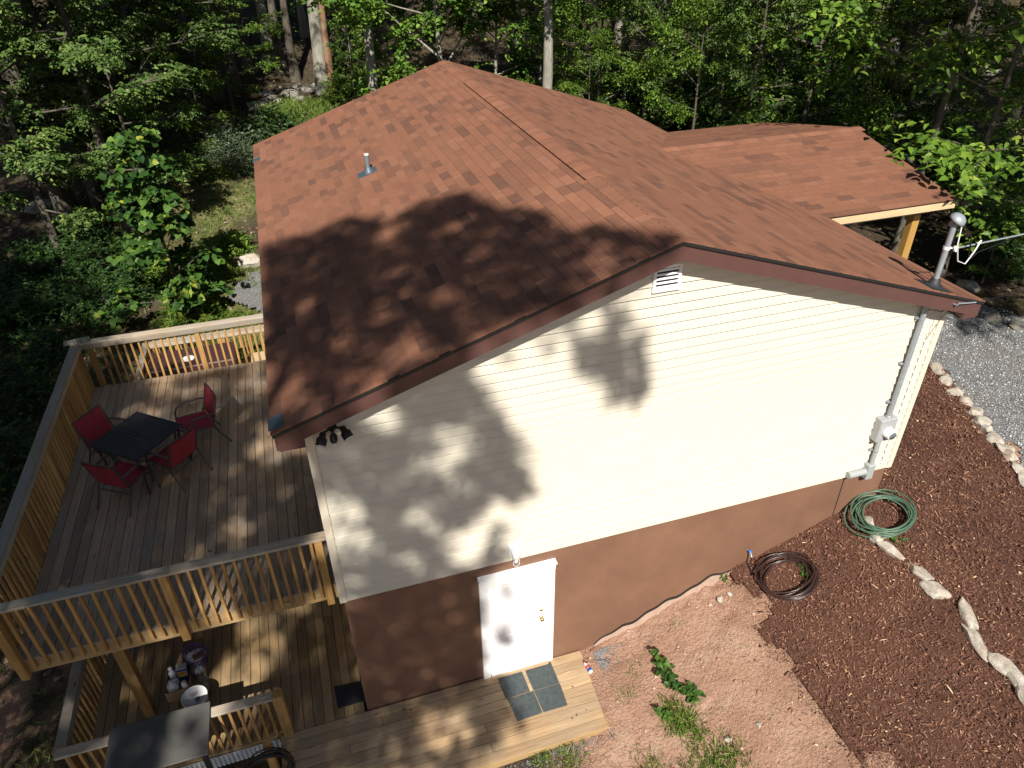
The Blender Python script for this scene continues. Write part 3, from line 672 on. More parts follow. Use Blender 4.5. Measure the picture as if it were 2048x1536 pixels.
k = MB(); k.tube([(7.99, -.085, .72), (7.99, -.085, .18)], .034, 12); k.build('conduit', M['meter_grey'], mt)
k = MB(); k.tube([(7.99, -.085, .46), (7.99, -.085, .485)], .04, 12); k.b2((7.91, -.055, .462), (8.02, -.015, .484)); k.build('strap', M['galv'], mt)
k = MB(); k.b2((7.925, -.135, -.06), (8.05, -.014, .22)); k.build('conduit_body', M['meter_grey'], mt, bevel=.012)
k = MB(); k.tube([(7.93, -.07, .07), (7.62, -.07, .07)], .055, 12); k.build('conduit_elbow', M['meter_grey'], mt)
# faucet
fc = root('garden_faucet', (6.17, .0, -1.2), 'small outdoor faucet with blue handle on the brown foundation', 'faucet')
k = MB(); k.tube([(6.17, .03, -1.15), (6.17, -.07, -1.15), (6.17, -.10, -1.19)], .014, 8); k.build('spout', M['galv'], fc)
k = MB(); k.lathe([(.028, 0), (.032, .006), (.028, .012), (.001, .012)], (6.17, -.045, -1.12), 10); k.tube([(6.17, -.045, -1.14), (6.17, -.045, -1.115)], .006, 6); k.build('handle', plain('blue_paint', (.05, .17, .45), .4), fc)
# plumbing vent pipe on the roof
pb = onplane(737, 345, rp(-1, 0, 0), rp(-1, 0, 0, 1) - rp(-1, 0, 0)); vp = root('plumbing_vent_pipe', pb, 'grey plumbing vent pipe standing on the brown shingle roof', 'pipe')
k = MB(); k.tube([pb + Vector((0, 0, -.05)), pb + Vector((0, 0, .31))], .038, 14, cap=False); k.lathe([(.038, .31), (.032, .312), (.032, .24), (.001, .24)], pb, 14); k.build('pipe', M['pvc'], vp)
k = MB(); k.lathe([(.040, .315), (.041, .30), (.041, .295)], pb, 14); k.build('rim', M['offwhite'], vp)
sL = (ZR - ZE) / (XR + E1)
k = MB(); k.lathe([(.11, 0), (.085, .03), (.05, .09), (.042, .10)], (0, 0, 0), 18); k.v = [(a + pb.x, b + pb.y, c + pb.z + a * sL * (1 - c / .12)) for a, b, c in k.v]
s_p = (XR - pb.x) / abs(DL.x); k.prism([rp(-1, s_p + q * .15, pb.y + w * .13, .016) for q, w in ((-1, -1), (1.25, -1), (1.25, 1), (-1, 1))], (0, 0, -.008)); k.build('flashing', M['flash'], vp)

# ================================================================== UPPER DECK
ZD, ZC = -.05, .90; DXL, DXR, DY0, DY1 = -3.84, -.03, .35, 6.50
deck = root('upper_deck', (-1.9, 3.4, -2.45), 'weathered raised wooden deck with baluster railing along the house', 'deck')
rd = random.Random(11)
nb = 27; pitch = (DXR - DXL) / nb
for i in range(nb):
    x = DXL + pitch * (i + .5); cut = rd.choice((2.2, 2.9, 1.7, 3.4, 4.4)) if i % 3 != 1 else None
    spans = [(DY0 - .02, DY1 + .0)] if cut is None else [(DY0 - .02, DY0 + cut - .003), (DY0 + cut + .003, DY1)]
    for a, b in spans: boxpiece('deck_board', (x, (a + b) / 2, ZD - .0125 + rd.uniform(-.002, .002)), (pitch - .007, b - a, .025), M['deck_y'], deck, .003)
for (c, d, m) in (((-1.935, DY0 + .019, ZD - .147), (3.81, .038, .235), 'pt_x'), ((-1.935, DY1 - .019, ZD - .147), (3.81, .038, .235), 'pt_x'), ((DXL + .019, 3.425, ZD - .147), (.038, 6.06, .235), 'pt_y')):
    boxpiece('rim_joist', c, d, M[m], deck, .003)
for i in range(1, 9): boxpiece('joist', (DXL + .42 * i, 3.425, ZD - .147), (.038, 6.06, .23), M['pt_y'], deck, 0)
boxpiece('beam', (-1.935, .95, ZD - .385), (3.8, .09, .235), M['pt_x'], deck, .003)
boxpiece('beam', (-1.935, 5.9, ZD - .385), (3.8, .09, .235), M['pt_x'], deck, .003)
for x, y in ((-3.02, .95), (-3.02, 5.9), (-.35, 5.9)):
    zb_ = -2.452; h = ZD - .50 - zb_; boxpiece('support_post', (x, y, zb_ + h / 2), (.14, .14, h), M['pt_z'], deck, .006)
def baluster_me(h):
    k = ('bal', round(h, 3))
    if k not in CACHE:
        mb = MB(); s = .019; z0, z1 = -h / 2, h / 2
        CACHE[k] = mb.box((0, 0, 0), (2 * s, 2 * s, h)).mesh('baluster', M['pt_z'], .003)
    return CACHE[k]
def railing(parent, a, b, zt, zbot, out, mcap, step=.128, posts=(), post_w=.09, cap_w=.14, post_bot=None, bal=True):
    """straight run of railing from a to b (x, y); out = unit outward direction"""
    a, b, out = Vector((*a, 0)), Vector((*b, 0)), Vector((*out, 0)); L = (b - a).length; t = (b - a) / L
    ax = abs(t.x) > .5; mid = (a + b) / 2
    dim = lambda l, w, h: (l, w, h) if ax else (w, l, h)
    boxpiece('cap_rail', (*(mid + out * .0)[:2], zt - .019), dim(L + cap_w * .9, cap_w, .038), M[mcap], parent, .005)
    boxpiece('top_rail', (*(mid - out * .055)[:2], zt - .038 - .045), dim(L, .038, .088), M[mcap], parent, .003)
    ps = sorted(posts)
    for p in ps:
        q = a + t * p + out * .005; pb_ = post_bot if post_bot is not None else zbot - .08
        boxpiece('rail_post', (*q[:2], (zt - .04 + pb_) / 2), (post_w, post_w, zt - .04 - pb_), M['pt_z'], parent, .004)
    n = int(L / step); me = baluster_me(zt - .04 - zbot)
    for i in range(n + 1):
        s = L * (i + .5) / (n + 1)
        if any(abs(s - p) < post_w * .5 + .025 for p in ps): continue
        q = a + t * s - out * .012; w = piece('baluster', me, (*q[:2], (zt - .04 + zbot) / 2), parent)
        w.rotation_euler = (rd.uniform(-.012, .012), rd.uniform(-.012, .012), rd.uniform(-.03, .03))
# posts where the photograph shows them
fx = lambda u, w: on(u, w, 1, .28).x
railing(deck, (DXL - .0, DY0 - .045), (DXR - .02, DY0 - .045), ZC, ZD - .16, (0, -1), 'cap_x', .133, posts=[.06, fx(345, 1205) - DXL, fx(646, 1130) - DXL], post_w=.095, post_bot=ZD - .27)
railing(deck, (DXL - .045, DY0 - .04), (DXL - .045, DY1 + .04), ZC + .003, ZD - .16, (-1, 0), 'cap_y', .128, posts=[.17, 1.7, 3.3, 4.9, 6.16], post_w=.095, post_bot=ZD - .27)
railing(deck, (DXL + .02, DY1 + .045), (DXR - .02, DY1 + .045), ZC, ZD - .16, (0, 1), 'cap_x', .128, posts=[.12, 1.95, 3.6], post_w=.095, post_bot=ZD - .27)

# weathered slab on the rail corner
c = on(158, 682, 2, ZC + .02); k = MB(); Rz = Matrix.Rotation(R_(8), 3, 'Z')
k.box((DXL - .02, DY1 + .06, ZC + .019), (.42, .155, .036), Rz); sb = k.build('roof_slate_offcut', plain('lichened_slab', (.22, .20, .15), .9, var=.9, scale=30, bmp=.6, bscale=60), None, bevel=.006); tag(sb, 'lichen speckled slab lying across the rail corner of the upper deck', 'slab')

# ================================================================== LOWER DECK
ZL = -2.45; ldeck = root('lower_deck', (-1.0, 4.5, -2.62), 'lower wooden deck and walkway leading past the basement door', 'deck')
nb = 26; xs0, xs1 = -3.80, -.012; pitch = (xs1 - xs0) / nb
for i in range(nb):
    x = xs0 + pitch * (i + .5); a, b = .004, 10.9; cuts = [a] + sorted(rd.sample([1.9, 2.6, 3.4, 4.2, 5.0, 6.3, 7.4, 8.6], 2)) + [b]
    for p, q in zip(cuts, cuts[1:]): boxpiece('deck_board', (x, (p + q) / 2, ZL - .0125 + rd.uniform(-.002, .002)), (pitch - .007, q - p - .006, .025), M['low_y'], ldeck, .003)
nb = 9; pitch = 1.30 / nb
for i in range(nb):
    y = -.004 - pitch * (i + .5); L0, L1 = -1.22, 3.37 - .012 * i + rd.uniform(-.008, .008); cut = rd.choice((.2, .9, 1.6, -.3)) if i % 2 else None
    for p, q in ([(L0, L1)] if cut is None else [(L0, cut - .003), (cut + .003, L1)]):
        boxpiece('deck_board', ((p + q) / 2, y, ZL - .0125 + rd.uniform(-.002, .002)), (q - p, pitch - .007, .025), M['low_x'], ldeck, .003)
for c, d, m in (((1.05, -1.29, ZL - .10), (4.5, .038, .14), 'pt_x'), ((3.29, -.65, ZL - .10), (.038, 1.24, .14), 'pt_y'), ((-2.5, .04, ZL - .12), (2.56, .038, .19), 'pt_x'), ((-3.78, 5.45, ZL - .12), (.038, 10.8, .19), 'pt_y'), ((-1.9, 10.87, ZL - .12), (3.8, .038, .19), 'pt_x'), ((-1.20, -.65, ZL - .12), (.038, 1.2, .19), 'pt_y')):
    boxpiece('rim_joist', c, d, M[m], ldeck, .003)
for y in (2.5, 5, 7.5, 10):
    for x in (-3.6, -1.9, -.3): 
        z0 = gz(x, y) - .15; boxpiece('pier', (x, y, (z0 + ZL - .03) / 2), (.14, .14, ZL - .03 - z0), M['pt_z'], ldeck, 0)
ZLC = -1.55
railing(ldeck, (-3.80, .10), (-3.80, 10.86), ZLC, ZL - .14, (-1, 0), 'cap_y', .13, posts=[.1, 1.7, 3.6, 5.5, 7.4, 9.2, 10.7], post_w=.09)
railing(ldeck, (-3.78, .035), (-1.20, .035), ZLC + .003, ZL - .04, (0, -1), 'cap_x', .125, posts=[1.0], post_w=.09)
railing(ldeck, (-3.72, 10.86), (-.3, 10.86), ZLC, ZL - .14, (0, 1), 'cap_x', .13, posts=[1.7, 3.3], post_w=.09)
boxpiece('newel_post', (-1.10, .03, (ZLC + .02 + ZL) / 2 - .06), (.14, .14, ZLC + .02 - ZL + .12), M['pt_z'], ldeck, .006)
boxpiece('newel_post', (-1.29, -.53, -2.22), (.10, .10, .94), M['pt_z'], ldeck, .006)
lt = MB(); lt.b2((-3.80, -.022, ZL - .52), (-1.23, -.001, ZL - .49)); lto = lt.build('lattice_frame', M['offwhite'], ldeck)
for i in range(43):
    x = -3.78 + i * .06; boxpiece('lattice_strip', (x, -.014, ZL - .27), (.034, .008, .44), M['offwhite'], lto, 0)
for i in range(9): boxpiece('lattice_strip', (-2.515, -.005, ZL - .07 - i * .05), (2.56, .007, .024), M['offwhite'], lto, 0)

# things on the lower deck
def quadmat(name, pts, z, th, mat, label, cat, group=None, bevel=.004):
    k = MB(); k.prism([(p[0], p[1], z) for p in pts], (0, 0, th)); o = k.build(name, mat, None, bevel=bevel); return tag(o, label, cat, group)
def mat_rubber():
    m, nt, b = newmat('ribbed_rubber_mat'); v = worldvec(nt)
    w = nd(nt, 'ShaderNodeTexVoronoi', feature='F1'); w.inputs['Scale'].default_value = 7; nt.links.new(v, w.inputs['Vector'])
    wv = nd(nt, 'ShaderNodeMath', operation='SINE'); ml = nd(nt, 'ShaderNodeMath', operation='MULTIPLY'); ml.inputs[1].default_value = 200
    nt.links.new(w.outputs['Distance'], ml.inputs[0]); nt.links.new(ml.outputs[0], wv.inputs[0])
    n = noise(nt, 18, 5, .7, v); c = ramp(nt, n, [(.3, (.035, .048, .05)), (.7, (.075, .092, .095))])
    c = mixc(nt, ramp(nt, noise(nt, 70, 3, .6, v), [(.68, (0,) * 3), (.76, (.5,) * 3)]), c, (.3, .24, .16))
    nt.links.new(c, b.inputs['Base Color']); b.inputs['Roughness'].default_value = .75; bump(nt, b, wv.outputs[0], .4, .004); return m
M['mat'] = mat_rubber()
U = lambda l, z=ZL: [on(u, w, 2, z)[:2] for u, w in l]
for q, lab in (([(994, 1354), (1043, 1342), (1060, 1383), (1012, 1398)], 'ribbed rubber mat under the hinge side of the white door'),
               ([(1049, 1338), (1101, 1324), (1119, 1367), (1067, 1382)], 'ribbed rubber mat under the knob side of the white door, crumbs along its edge'),
               ([(1015, 1399), (1067, 1383), (1085, 1426), (1035, 1443)], 'ribbed rubber mat at the walkway edge, outward of the hinge-side door mat'),
               ([(1068, 1383), (1120, 1368), (1135, 1411), (1087, 1425)], 'ribbed rubber mat at the walkway edge, outward of the knob-side door mat')):
    quadmat('rubber_mat', U(q), ZL + .001, .012, M['mat'], lab, 'mat', 'rubber mats laid before the basement door')
quadmat('rubber_mat', U([(668, 1374), (723, 1362), (731, 1402), (676, 1418)]), ZL + .001, .012, M['rubber'], 'lone black rubber mat beside the brown foundation corner', 'mat')
# small lying bottle at the walkway end
p = on(1175, 1337, 2, ZL); bt = root('bottle', (p.x, p.y, ZL), 'small bottle with red and blue label lying at the walkway end', 'bottle')
Rb = Matrix.Rotation(R_(100), 3, 'Z') @ Matrix.Rotation(R_(90), 3, 'Y'); q = Vector((p.x, p.y, ZL + .036))
for nm, pr_, mt_ in (('body', [(.034, -.10), (.036, -.09), (.036, .03), (.03, .05), (.014, .075), (.014, .085)], M['offwhite']), ('label', [(.0368, -.085), (.0368, -.03)], plain('blue_label', (.03, .06, .25), .5)), ('label', [(.0368, -.025), (.0368, .02)], plain('red_label', (.40, .05, .06), .5)), ('cap', [(.017, .08), (.017, .11), (.001, .11)], plain('red_cap', (.45, .04, .04), .4))):
    MB().lathe(pr_, q, 14, 0, Rb).build(nm, mt_, bt)
# bucket
p = on(388, 1392, 2, -2.12); bk_ = root('bucket', (p.x, p.y, ZL), 'round white plastic bucket with lid beside the cardboard box', 'bucket')
MB().lathe([(.145, 0), (.155, .02), (.17, .28), (.178, .285), (.178, .30)], (p.x, p.y, ZL), 26).build('pail', M['offwhite'], bk_)
lid = MB().lathe([(.182, .285), (.184, .325), (.172, .33), (.168, .318), (.04, .318), (.035, .326), (.001, .326)], (p.x, p.y, ZL), 26).build('lid', M['white'], bk_)
MB().lathe([(.035, .32), (.035, .335), (.001, .335)], (p.x + .05, p.y - .07, ZL), 14).build('spout_cap', M['pvc'], lid)
k = MB(); k.tube([(p.x + .178 * math.cos(a), p.y + .178 * math.sin(a), ZL + .25 - .10 * math.sin(max(0, (a - 3.3)) * 1.1)) for a in np.linspace(3.3, 6.1, 10)], .004, 6); k.build('handle', M['galv'], bk_)
# cardboard box and what stands in it
bx0 = on(362, 1392, 2, ZL); bc = Vector((bx0.x + .0, bx0.y + .16, ZL)); bxr = root('cardboard_box', bc, 'open brown cardboard box full of bottles on the lower deck', 'box')
card = plain('cardboard', (.34, .22, .12), .9, var=.1)
hw, hd_, hh = .17, .22, .22
for c_, d_ in (((0, -hd_, hh / 2), (2 * hw, .006, hh)), ((0, hd_, hh / 2), (2 * hw, .006, hh)), ((-hw, 0, hh / 2), (.006, 2 * hd_ - .006, hh)), ((hw, 0, hh / 2), (.006, 2 * hd_ - .006, hh))):
    boxpiece('side', bc + Vector(c_), d_, card, bxr, .001)
boxpiece('bottom', bc + Vector((0, 0, .004)), (2 * hw - .008, 2 * hd_ - .008, .006), card, bxr, 0)
jug = root('jug', bc + Vector((-.08, -.09, .008)), 'white plastic jug with green label standing in the cardboard box', 'jug'); o = WLOC[jug.name]
MB().lathe([(.075, 0), (.08, .01), (.08, .19), (.06, .23), (.025, .26), (.025, .275)], o, 20).build('body', M['white'], jug)
MB().lathe([(.0815, .05), (.0815, .12)], o, 20).build('label', plain('green_label', (.04, .22, .07), .5), jug); MB().lathe([(.029, .27), (.029, .30), (.001, .30)], o, 14).build('cap', M['offwhite'], jug)
k = MB(); k.tube([o + Vector((.02, .02, .255)), o + Vector((.07, .05, .25)), o + Vector((.085, .06, .19)), o + Vector((.075, .05, .15))], .011, 8); k.build('handle', M['white'], jug)
b2_ = root('bottle', bc + Vector((-.09, .12, .008)), 'tall narrow white bottle with ball cap in the cardboard box', 'bottle'); o = WLOC[b2_.name]
MB().lathe([(.05, 0), (.05, .22), (.03, .26), (.02, .28)], o, 16).build('body', M['white'], b2_); MB().lathe([(.02, .275), (.032, .29), (.032, .33), (.015, .35), (.001, .352)], o, 14).build('cap', M['offwhite'], b2_)
ct = root('detergent_carton', bc + Vector((.06, .12, .008)), 'blue and yellow printed carton standing in the cardboard box', 'carton'); o = WLOC[ct.name]
boxpiece('body', o + Vector((0, 0, .15)), (.16, .12, .30), plain('blue_carton', (.03, .06, .25), .5), ct, .004)
boxpiece('printed_panel', o + Vector((0, -.0605, .20)), (.13, .004, .12), plain('yellow_print', (.62, .48, .06), .5), ct, 0); boxpiece('printed_panel', o + Vector((0, -.0625, .225)), (.10, .004, .03), plain('red_print', (.5, .05, .05), .5), ct, 0)
boxpiece('lid', o + Vector((0, 0, .303)), (.15, .11, .008), plain('carton_lid', (.5, .46, .38), .6), ct, .002)
sb_ = root('jar', bc + Vector((.08, -.08, .008)), 'short white medicine jar standing in the cardboard box', 'jar'); o = WLOC[sb_.name]
MB().lathe([(.045, 0), (.045, .14), (.032, .16)], o, 16).build('body', M['white'], sb_); MB().lathe([(.037, .155), (.037, .19), (.001, .19)], o, 16).build('cap', M['offwhite'], sb_)
for u, w, lab, r, h in ((406, 1358, 'tall clear plastic tub with crumpled film beside the cardboard box', .095, .26), (409, 1392, 'low clear plastic tub with white bag inside beside the white bucket', .10, .17)):
    p = on(u, w, 2, ZL); jr = root('plastic_tub', (p.x, p.y, ZL), lab, 'tub'); o = WLOC[jr.name]
    MB().lathe([(r * .85, 0), (r, h), (r * 1.04, h), (r * .97, h - .004), (r * .82, .006), (.001, .006)], o, 20).build('tub', M['glass'], jr)
    bm = bmesh.new(); bmesh.ops.create_icosphere(bm, subdivisions=3, radius=1)
    for v in bm.verts: v.co = Vector((v.co.x * r * .8, v.co.y * r * .8, v.co.z * h * .5)) * (1 + .25 * math.sin(v.co.x * 9 + v.co.y * 5) * math.cos(v.co.z * 8 + v.co.x * 4))
    me = D.meshes.new('crumpled_bag'); bm.to_mesh(me); bm.free(); me.materials.append(M['offwhite']); piece('crumpled_bag', me, o + Vector((0, 0, h * .6)), jr)
p = on(398, 1328, 2, ZL); bs = root('basket', (p.x, p.y, ZL), 'purple wire basket packed with bags and a brown sponge', 'basket'); o = WLOC[bs.name]
k = MB(); pur = plain('purple_plastic', (.10, .06, .22), .4)
for z, r in ((.02, .13), (.10, .145), (.20, .165), (.26, .175)): k.tube([o + Vector((r * math.cos(a), r * math.sin(a), z)) for a in np.linspace(0, 6.2832, 21)], .006 if z < .25 else .01, 6)
for a in np.linspace(0, 6.2832, 15)[:-1]: k.tube([o + Vector((.13 * math.cos(a), .13 * math.sin(a), .0)), o + Vector((.175 * math.cos(a), .175 * math.sin(a), .26))], .005, 5)
k.tube([o + Vector((.175 * math.cos(a), .03, .26 + .2 * math.sin(a))) for a in np.linspace(0, 3.14, 12)], .007, 6); k.build('frame', pur, bs)
for i, (dx, dy, s, mt_) in enumerate(((-.06, .03, .085, M['offwhite']), (.06, .06, .08, plain('lilac_bag', (.45, .38, .52), .5)), (.0, -.02, .1, M['offwhite']))):
    bm = bmesh.new(); bmesh.ops.create_icosphere(bm, subdivisions=2, radius=1)
    for v in bm.verts: v.co = v.co * s * (1 + .22 * math.sin(v.co.x * 7 + i) * math.cos(v.co.y * 8 + i))
    me = D.meshes.new('bag'); bm.to_mesh(me); bm.free(); me.materials.append(mt_); piece('bag', me, o + Vector((dx, dy, .18)), bs)
boxpiece('sponge', o + Vector((.06, -.06, .27)), (.17, .09, .05), plain('brown_sponge', (.15, .08, .05), .9), bs, .01, (.2, .1, .4))
# folded camp chair under the deck edge
p = on(272, 1300, 2, ZL); cc = root('folding_chair', (p.x, p.y, ZL), 'folded red and black camp chair lying under the upper deck', 'chair')
k = MB(); o = Vector((p.x, p.y, ZL + .02)); red = plain('red_fabric', (.34, .018, .03), .7, bmp=.3); blk = plain('black_fabric', (.015, .015, .017), .8)
for i in range(4): boxpiece('leg', o + Vector((-.16 + i * .05, -.15, .02 + .02 * i)), (.022, .75, .022), M['galv'], cc, .004, (0, 0, R_(24 - 8 * i)))
k.prism([o + Vector((-.1, .0, .02)), o + Vector((.22, .12, .02)), o + Vector((.26, .45, .02)), o + Vector((-.02, .42, .02))], (0, 0, .1)); k.build('seat', blk, cc, bevel=.02)
k = MB(); k.prism([o + Vector((.02, .38, .10)), o + Vector((.28, .36, .10)), o + Vector((.34, .56, .10)), o + Vector((.06, .60, .10))], (0, 0, .06)); k.build('backrest', red, cc, bevel=.02)
# grey table against the front rail
gt = root('side_table', (-2.6, -.25, gz(-2.6, -.3)), 'grey speckled outdoor table standing against the lower deck railing', 'table')
def speck():
    m, nt, b = newmat('grey_speckled_top'); v = worldvec(nt); n = noise(nt, 160, 3, .8, v)
    nt.links.new(ramp(nt, n, [(.3, (.025, .025, .024)), (.5, (.075, .074, .068)), (.68, (.16, .157, .145))]), b.inputs['Base Color']); b.inputs['Roughness'].default_value = .8; bump(nt, b, n, .3, .003); return m
boxpiece('tabletop', (-2.58, -.20, ZLC + .021), (1.24, .76, .034), speck(), gt, .006)
for x in (-3.12, -2.04):
    z0 = gz(x, -.5) - .04; boxpiece('leg', (x, -.50, (z0 + ZLC + .004) / 2), (.06, .06, ZLC + .004 - z0), M['black_metal'], gt, .004)
boxpiece('apron', (-2.58, -.50, ZLC - .03), (1.02, .03, .06), M['black_metal'], gt, .003)
# black cable coil hung on the newel post
cc_ = on(545, 1532, 1, -.12); k = MB(); r3 = random.Random(4); pts = []
for i in range(9 * 18):
    a = i / 18 * 6.2832; r = .27 + .035 * math.sin(i * .13) + r3.uniform(-.004, .004); q = .012 * (i / 18)
    pts.append(Vector((-1.29 + r * .95 * math.cos(a), -.60 - .012 * (i % 31) / 4 - q * .6, -2.06 + .05 * math.sin(i * .09) + r * 1.15 * math.sin(a))))
k.tube(pts, .011, 6); tag(k.build('cable_coil', M['black_metal'], None), 'coil of black cable hanging on the lower deck newel post', 'cable')
# hot tub
ht = root('hot_tub', (-2.66, 9.4, ZL), 'square hot tub under a dark brown folding cover on the lower deck', 'hot tub')
brown = plain('brown_vinyl_cover', (.060, .028, .028), .45, var=.1, bmp=.15, bscale=30)
boxpiece('cabinet', (-2.66, 9.42, ZL + .385), (1.84, 1.94, .77), plain('tub_cabinet', (.08, .05, .04), .6), ht, .04)
for s in (-1, 1): boxpiece('cover_half', (-2.66, 9.42 + s * .497, ZL + .815), (1.96, .985, .09), brown, ht, .025, (R_(-2 * s), 0, 0))
for x in (-3.4, -1.9): boxpiece('strap', (x, 8.41, ZL + .74), (.04, .012, .2), M['black_metal'], ht, .002)
p = on(377, 717, 2, ZL + .86); k = MB(); k.lathe([(.14, 0), (.145, .012), (.12, .02), (.001, .026)], (p.x, p.y, ZL + .858), 22); tag(k.build('plate', M['offwhite'], None), 'round white plate lying on the hot tub cover', 'plate')
st_ = root('wooden_steps', (-1.05, 9.75, ZL), 'pale wooden steps beside the hot tub', 'steps')
for i, (x, z) in enumerate(((-1.20, .5), (-.82, .25))):
    boxpiece('tread', (x, 9.75, ZL + z), (.36, .95, .04), M['pine_x'], st_, .004)
for y in (9.32, 10.18):
    boxpiece('stringer', (-1.20, y, ZL + .24), (.34, .04, .48), M['pine_x'], st_, .003); boxpiece('stringer', (-.82, y, ZL + .115), (.34, .04, .23), M['pine_x'], st_, .003)

# ------------------------------------------------------------------ table and chairs on the upper deck
tb = root('patio_table', (-2.63, 3.62, ZD), 'square dark slatted metal patio table among the red chairs', 'table', rz=R_(-39.7))
dark = plain('dark_enamel', (.040, .038, .048), .38, .2, var=.1); S_ = .94; ztb = .70
def lbox(name, c, d, mat, parent, bev=.003, rot=None):
    key = ('l', tuple(round(x, 3) for x in d), mat.name, bev)
    if key not in CACHE: CACHE[key] = MB().box((0, 0, 0), d).mesh(name, mat, bev)
    o = D.objects.new(name, CACHE[key]); COL.objects.link(o); o.parent = parent; o.location = c
    if rot: o.rotation_euler = rot
    return o
for i in range(13):
    y = -S_ / 2 + .062 + i * (S_ - .124) / 12; lbox('slat', (0, y, ztb), (S_ - .06, .060, .014), dark, tb)
for s in (-1, 1):
    lbox('frame_rail', (0, s * (S_ / 2 - .012), ztb - .006), (S_, .028, .036), dark, tb); lbox('frame_rail', (s * (S_ / 2 - .012), 0, ztb - .006), (.028, S_ - .06, .036), dark, tb)
    lbox('brace', (0, s * .22, ztb - .028), (S_ - .06, .03, .018), dark, tb)
    for t in (-1, 1): 
        k = MB(); k.tube([(s * (S_ / 2 - .05), t * (S_ / 2 - .05), ztb - .02), (s * (S_ / 2 - .09), t * (S_ / 2 - .09), .35), (s * (S_ / 2 - .03), t * (S_ / 2 - .03), .0)], .019, 8); k.build('leg', dark, tb, local=True)
k = MB(); k.lathe([(.035, .008), (.035, .011), (.02, .011)], (0, 0, ztb), 16); k.build('parasol_ring', M['black_metal'], tb, local=True)
red_sling = plain('red_sling_fabric', (.30, .022, .036), .75, var=.12, bmp=.3, bscale=200)
chair_fr = plain('grey_brown_enamel', (.075, .070, .068), .4, .3)
def patio_chair(x, y, face, label):
    rt = root('patio_chair', (x, y, ZD), label, 'chair', 'red sling chairs around the patio table', rz=face - math.pi / 2)
    w = .27
    def sling(nm, prof, th=.008):
        mb = MB(); n = len(prof); vs = []; cols = 7
        for j in range(cols):
            t = j / (cols - 1) * 2 - 1
            for (yy, zz, ny, nz) in prof: sag = .02 * (1 - t * t); vs.append((t * (w - .02), yy - ny * sag, zz - nz * sag))
        fs = [(j * n + i, j * n + i + 1, (j + 1) * n + i + 1, (j + 1) * n + i) for j in range(cols - 1) for i in range(n - 1)]
        mb.add(vs, fs, 0, True); vs2 = []
        for j in range(cols):
            t = j / (cols - 1) * 2 - 1
            for (yy, zz, ny, nz) in prof: sag = .02 * (1 - t * t) + th; vs2.append((t * (w - .02), yy - ny * sag, zz - nz * sag))
        mb.add(vs2, [tuple(reversed(f)) for f in fs], 0, True); mb.build(nm, red_sling, rt, local=True)
    sling('seat', [(.25, .425, 0, 1), (.22, .44, 0, 1), (.05, .425, 0, 1), (-.15, .40, 0, 1), (-.21, .40, .3, .9)])
    sling('backrest', [(-.22, .42, 1, .2), (-.26, .58, 1, .2), (-.31, .76, 1, .2), (-.345, .885, 1, .25), (-.365, .90, .6, .7)])
    for s in (-1, 1):
        k = MB(); k.tube([(s * w, .25, .43), (s * w, .05, .42), (s * w, -.20, .395), (s * w, -.26, .58), (s * w, -.35, .90)], .013, 8); k.build('side_rail', chair_fr, rt, local=True)
        k = MB(); k.tube([(s * (w + .02), .27, .0), (s * (w + .02), .24, .32), (s * (w + .025), .22, .52), (s * (w + .025), .18, .61), (s * (w + .025), .10, .645)], .014, 8); k.build('leg', chair_fr, rt, local=True)
        k = MB(); k.tube([(s * (w + .015), -.40, .0), (s * (w + .015), -.28, .22), (s * (w + .015), -.19, .42), (s * (w + .005), -.235, .50)], .014, 8); k.build('leg', chair_fr, rt, local=True)
        k = MB(); k.tube([(s * (w + .025), .12, .642), (s * (w + .03), .0, .655), (s * (w + .02), -.20, .645), (s * w, -.285, .63)], [.017, .02, .018, .014], 8); k.build('armrest', chair_fr, rt, local=True)
    for yy, zz in ((.20, .33), (-.25, .30), (-.355, .895)):
        k = MB(); k.tube([(-w, yy, zz), (w, yy, zz)], .011, 8); k.build('cross_bar', chair_fr, rt, local=True)
    return rt
patio_chair(-1.86, 4.12, math.atan2(-.33, -.93), 'red sling chair pulled back from the table towards the house roof')
patio_chair(-2.16, 3.34, math.atan2(.66, -.75), 'red sling chair tucked at the table side nearest the house siding')
patio_chair(-2.83, 3.06, math.atan2(.84, .54), 'red sling chair at the table side towards the front railing')
patio_chair(-3.08, 3.96, math.atan2(-.58, .81), 'red sling chair behind the table against the outer side railing')

# ================================================================== HOSES, STONES, WEEDS
def hose(name, c, r, turns, tr, mat, seed, label, tail=None, tilt=0):
    rn = random.Random(seed); k = MB(); pts = []; z = 0
    offs = [(rn.uniform(-.09, .09), rn.uniform(-.08, .08), rn.uniform(.72, 1.06)) for _ in range(turns + 1)]
    for i in range(turns * 26):
        t = i / 26; j = int(t); f = t - j; f = f * f * (3 - 2 * f); o0, o1 = offs[j], offs[j + 1]
        ox, oy, rr = (o0[q] * (1 - f) + o1[q] * f for q in range(3)); a = t * 6.2832 + seed
        x_, y_ = c[0] + ox + r * rr * math.cos(a), c[1] + oy + r * rr * math.sin(a) * .92
        pts.append(Vector((x_, y_, gz(x_, y_) + .075 + tr + t * tr * .95 + .012 * math.sin(a * 1.7 + j) + tilt)))
    if tail: pts = [Vector(p) for p in tail] + pts
    k.tube(pts, tr, 7); return tag(k.build(name, mat, None), label, 'hose')
hose('garden_hose', (8.17, -.44), .47, 10, .0125, plain('green_hose', (.065, .125, .08), .4, var=.15), 2, 'coiled green garden hose lying over the stones by the house corner', tilt=.05)
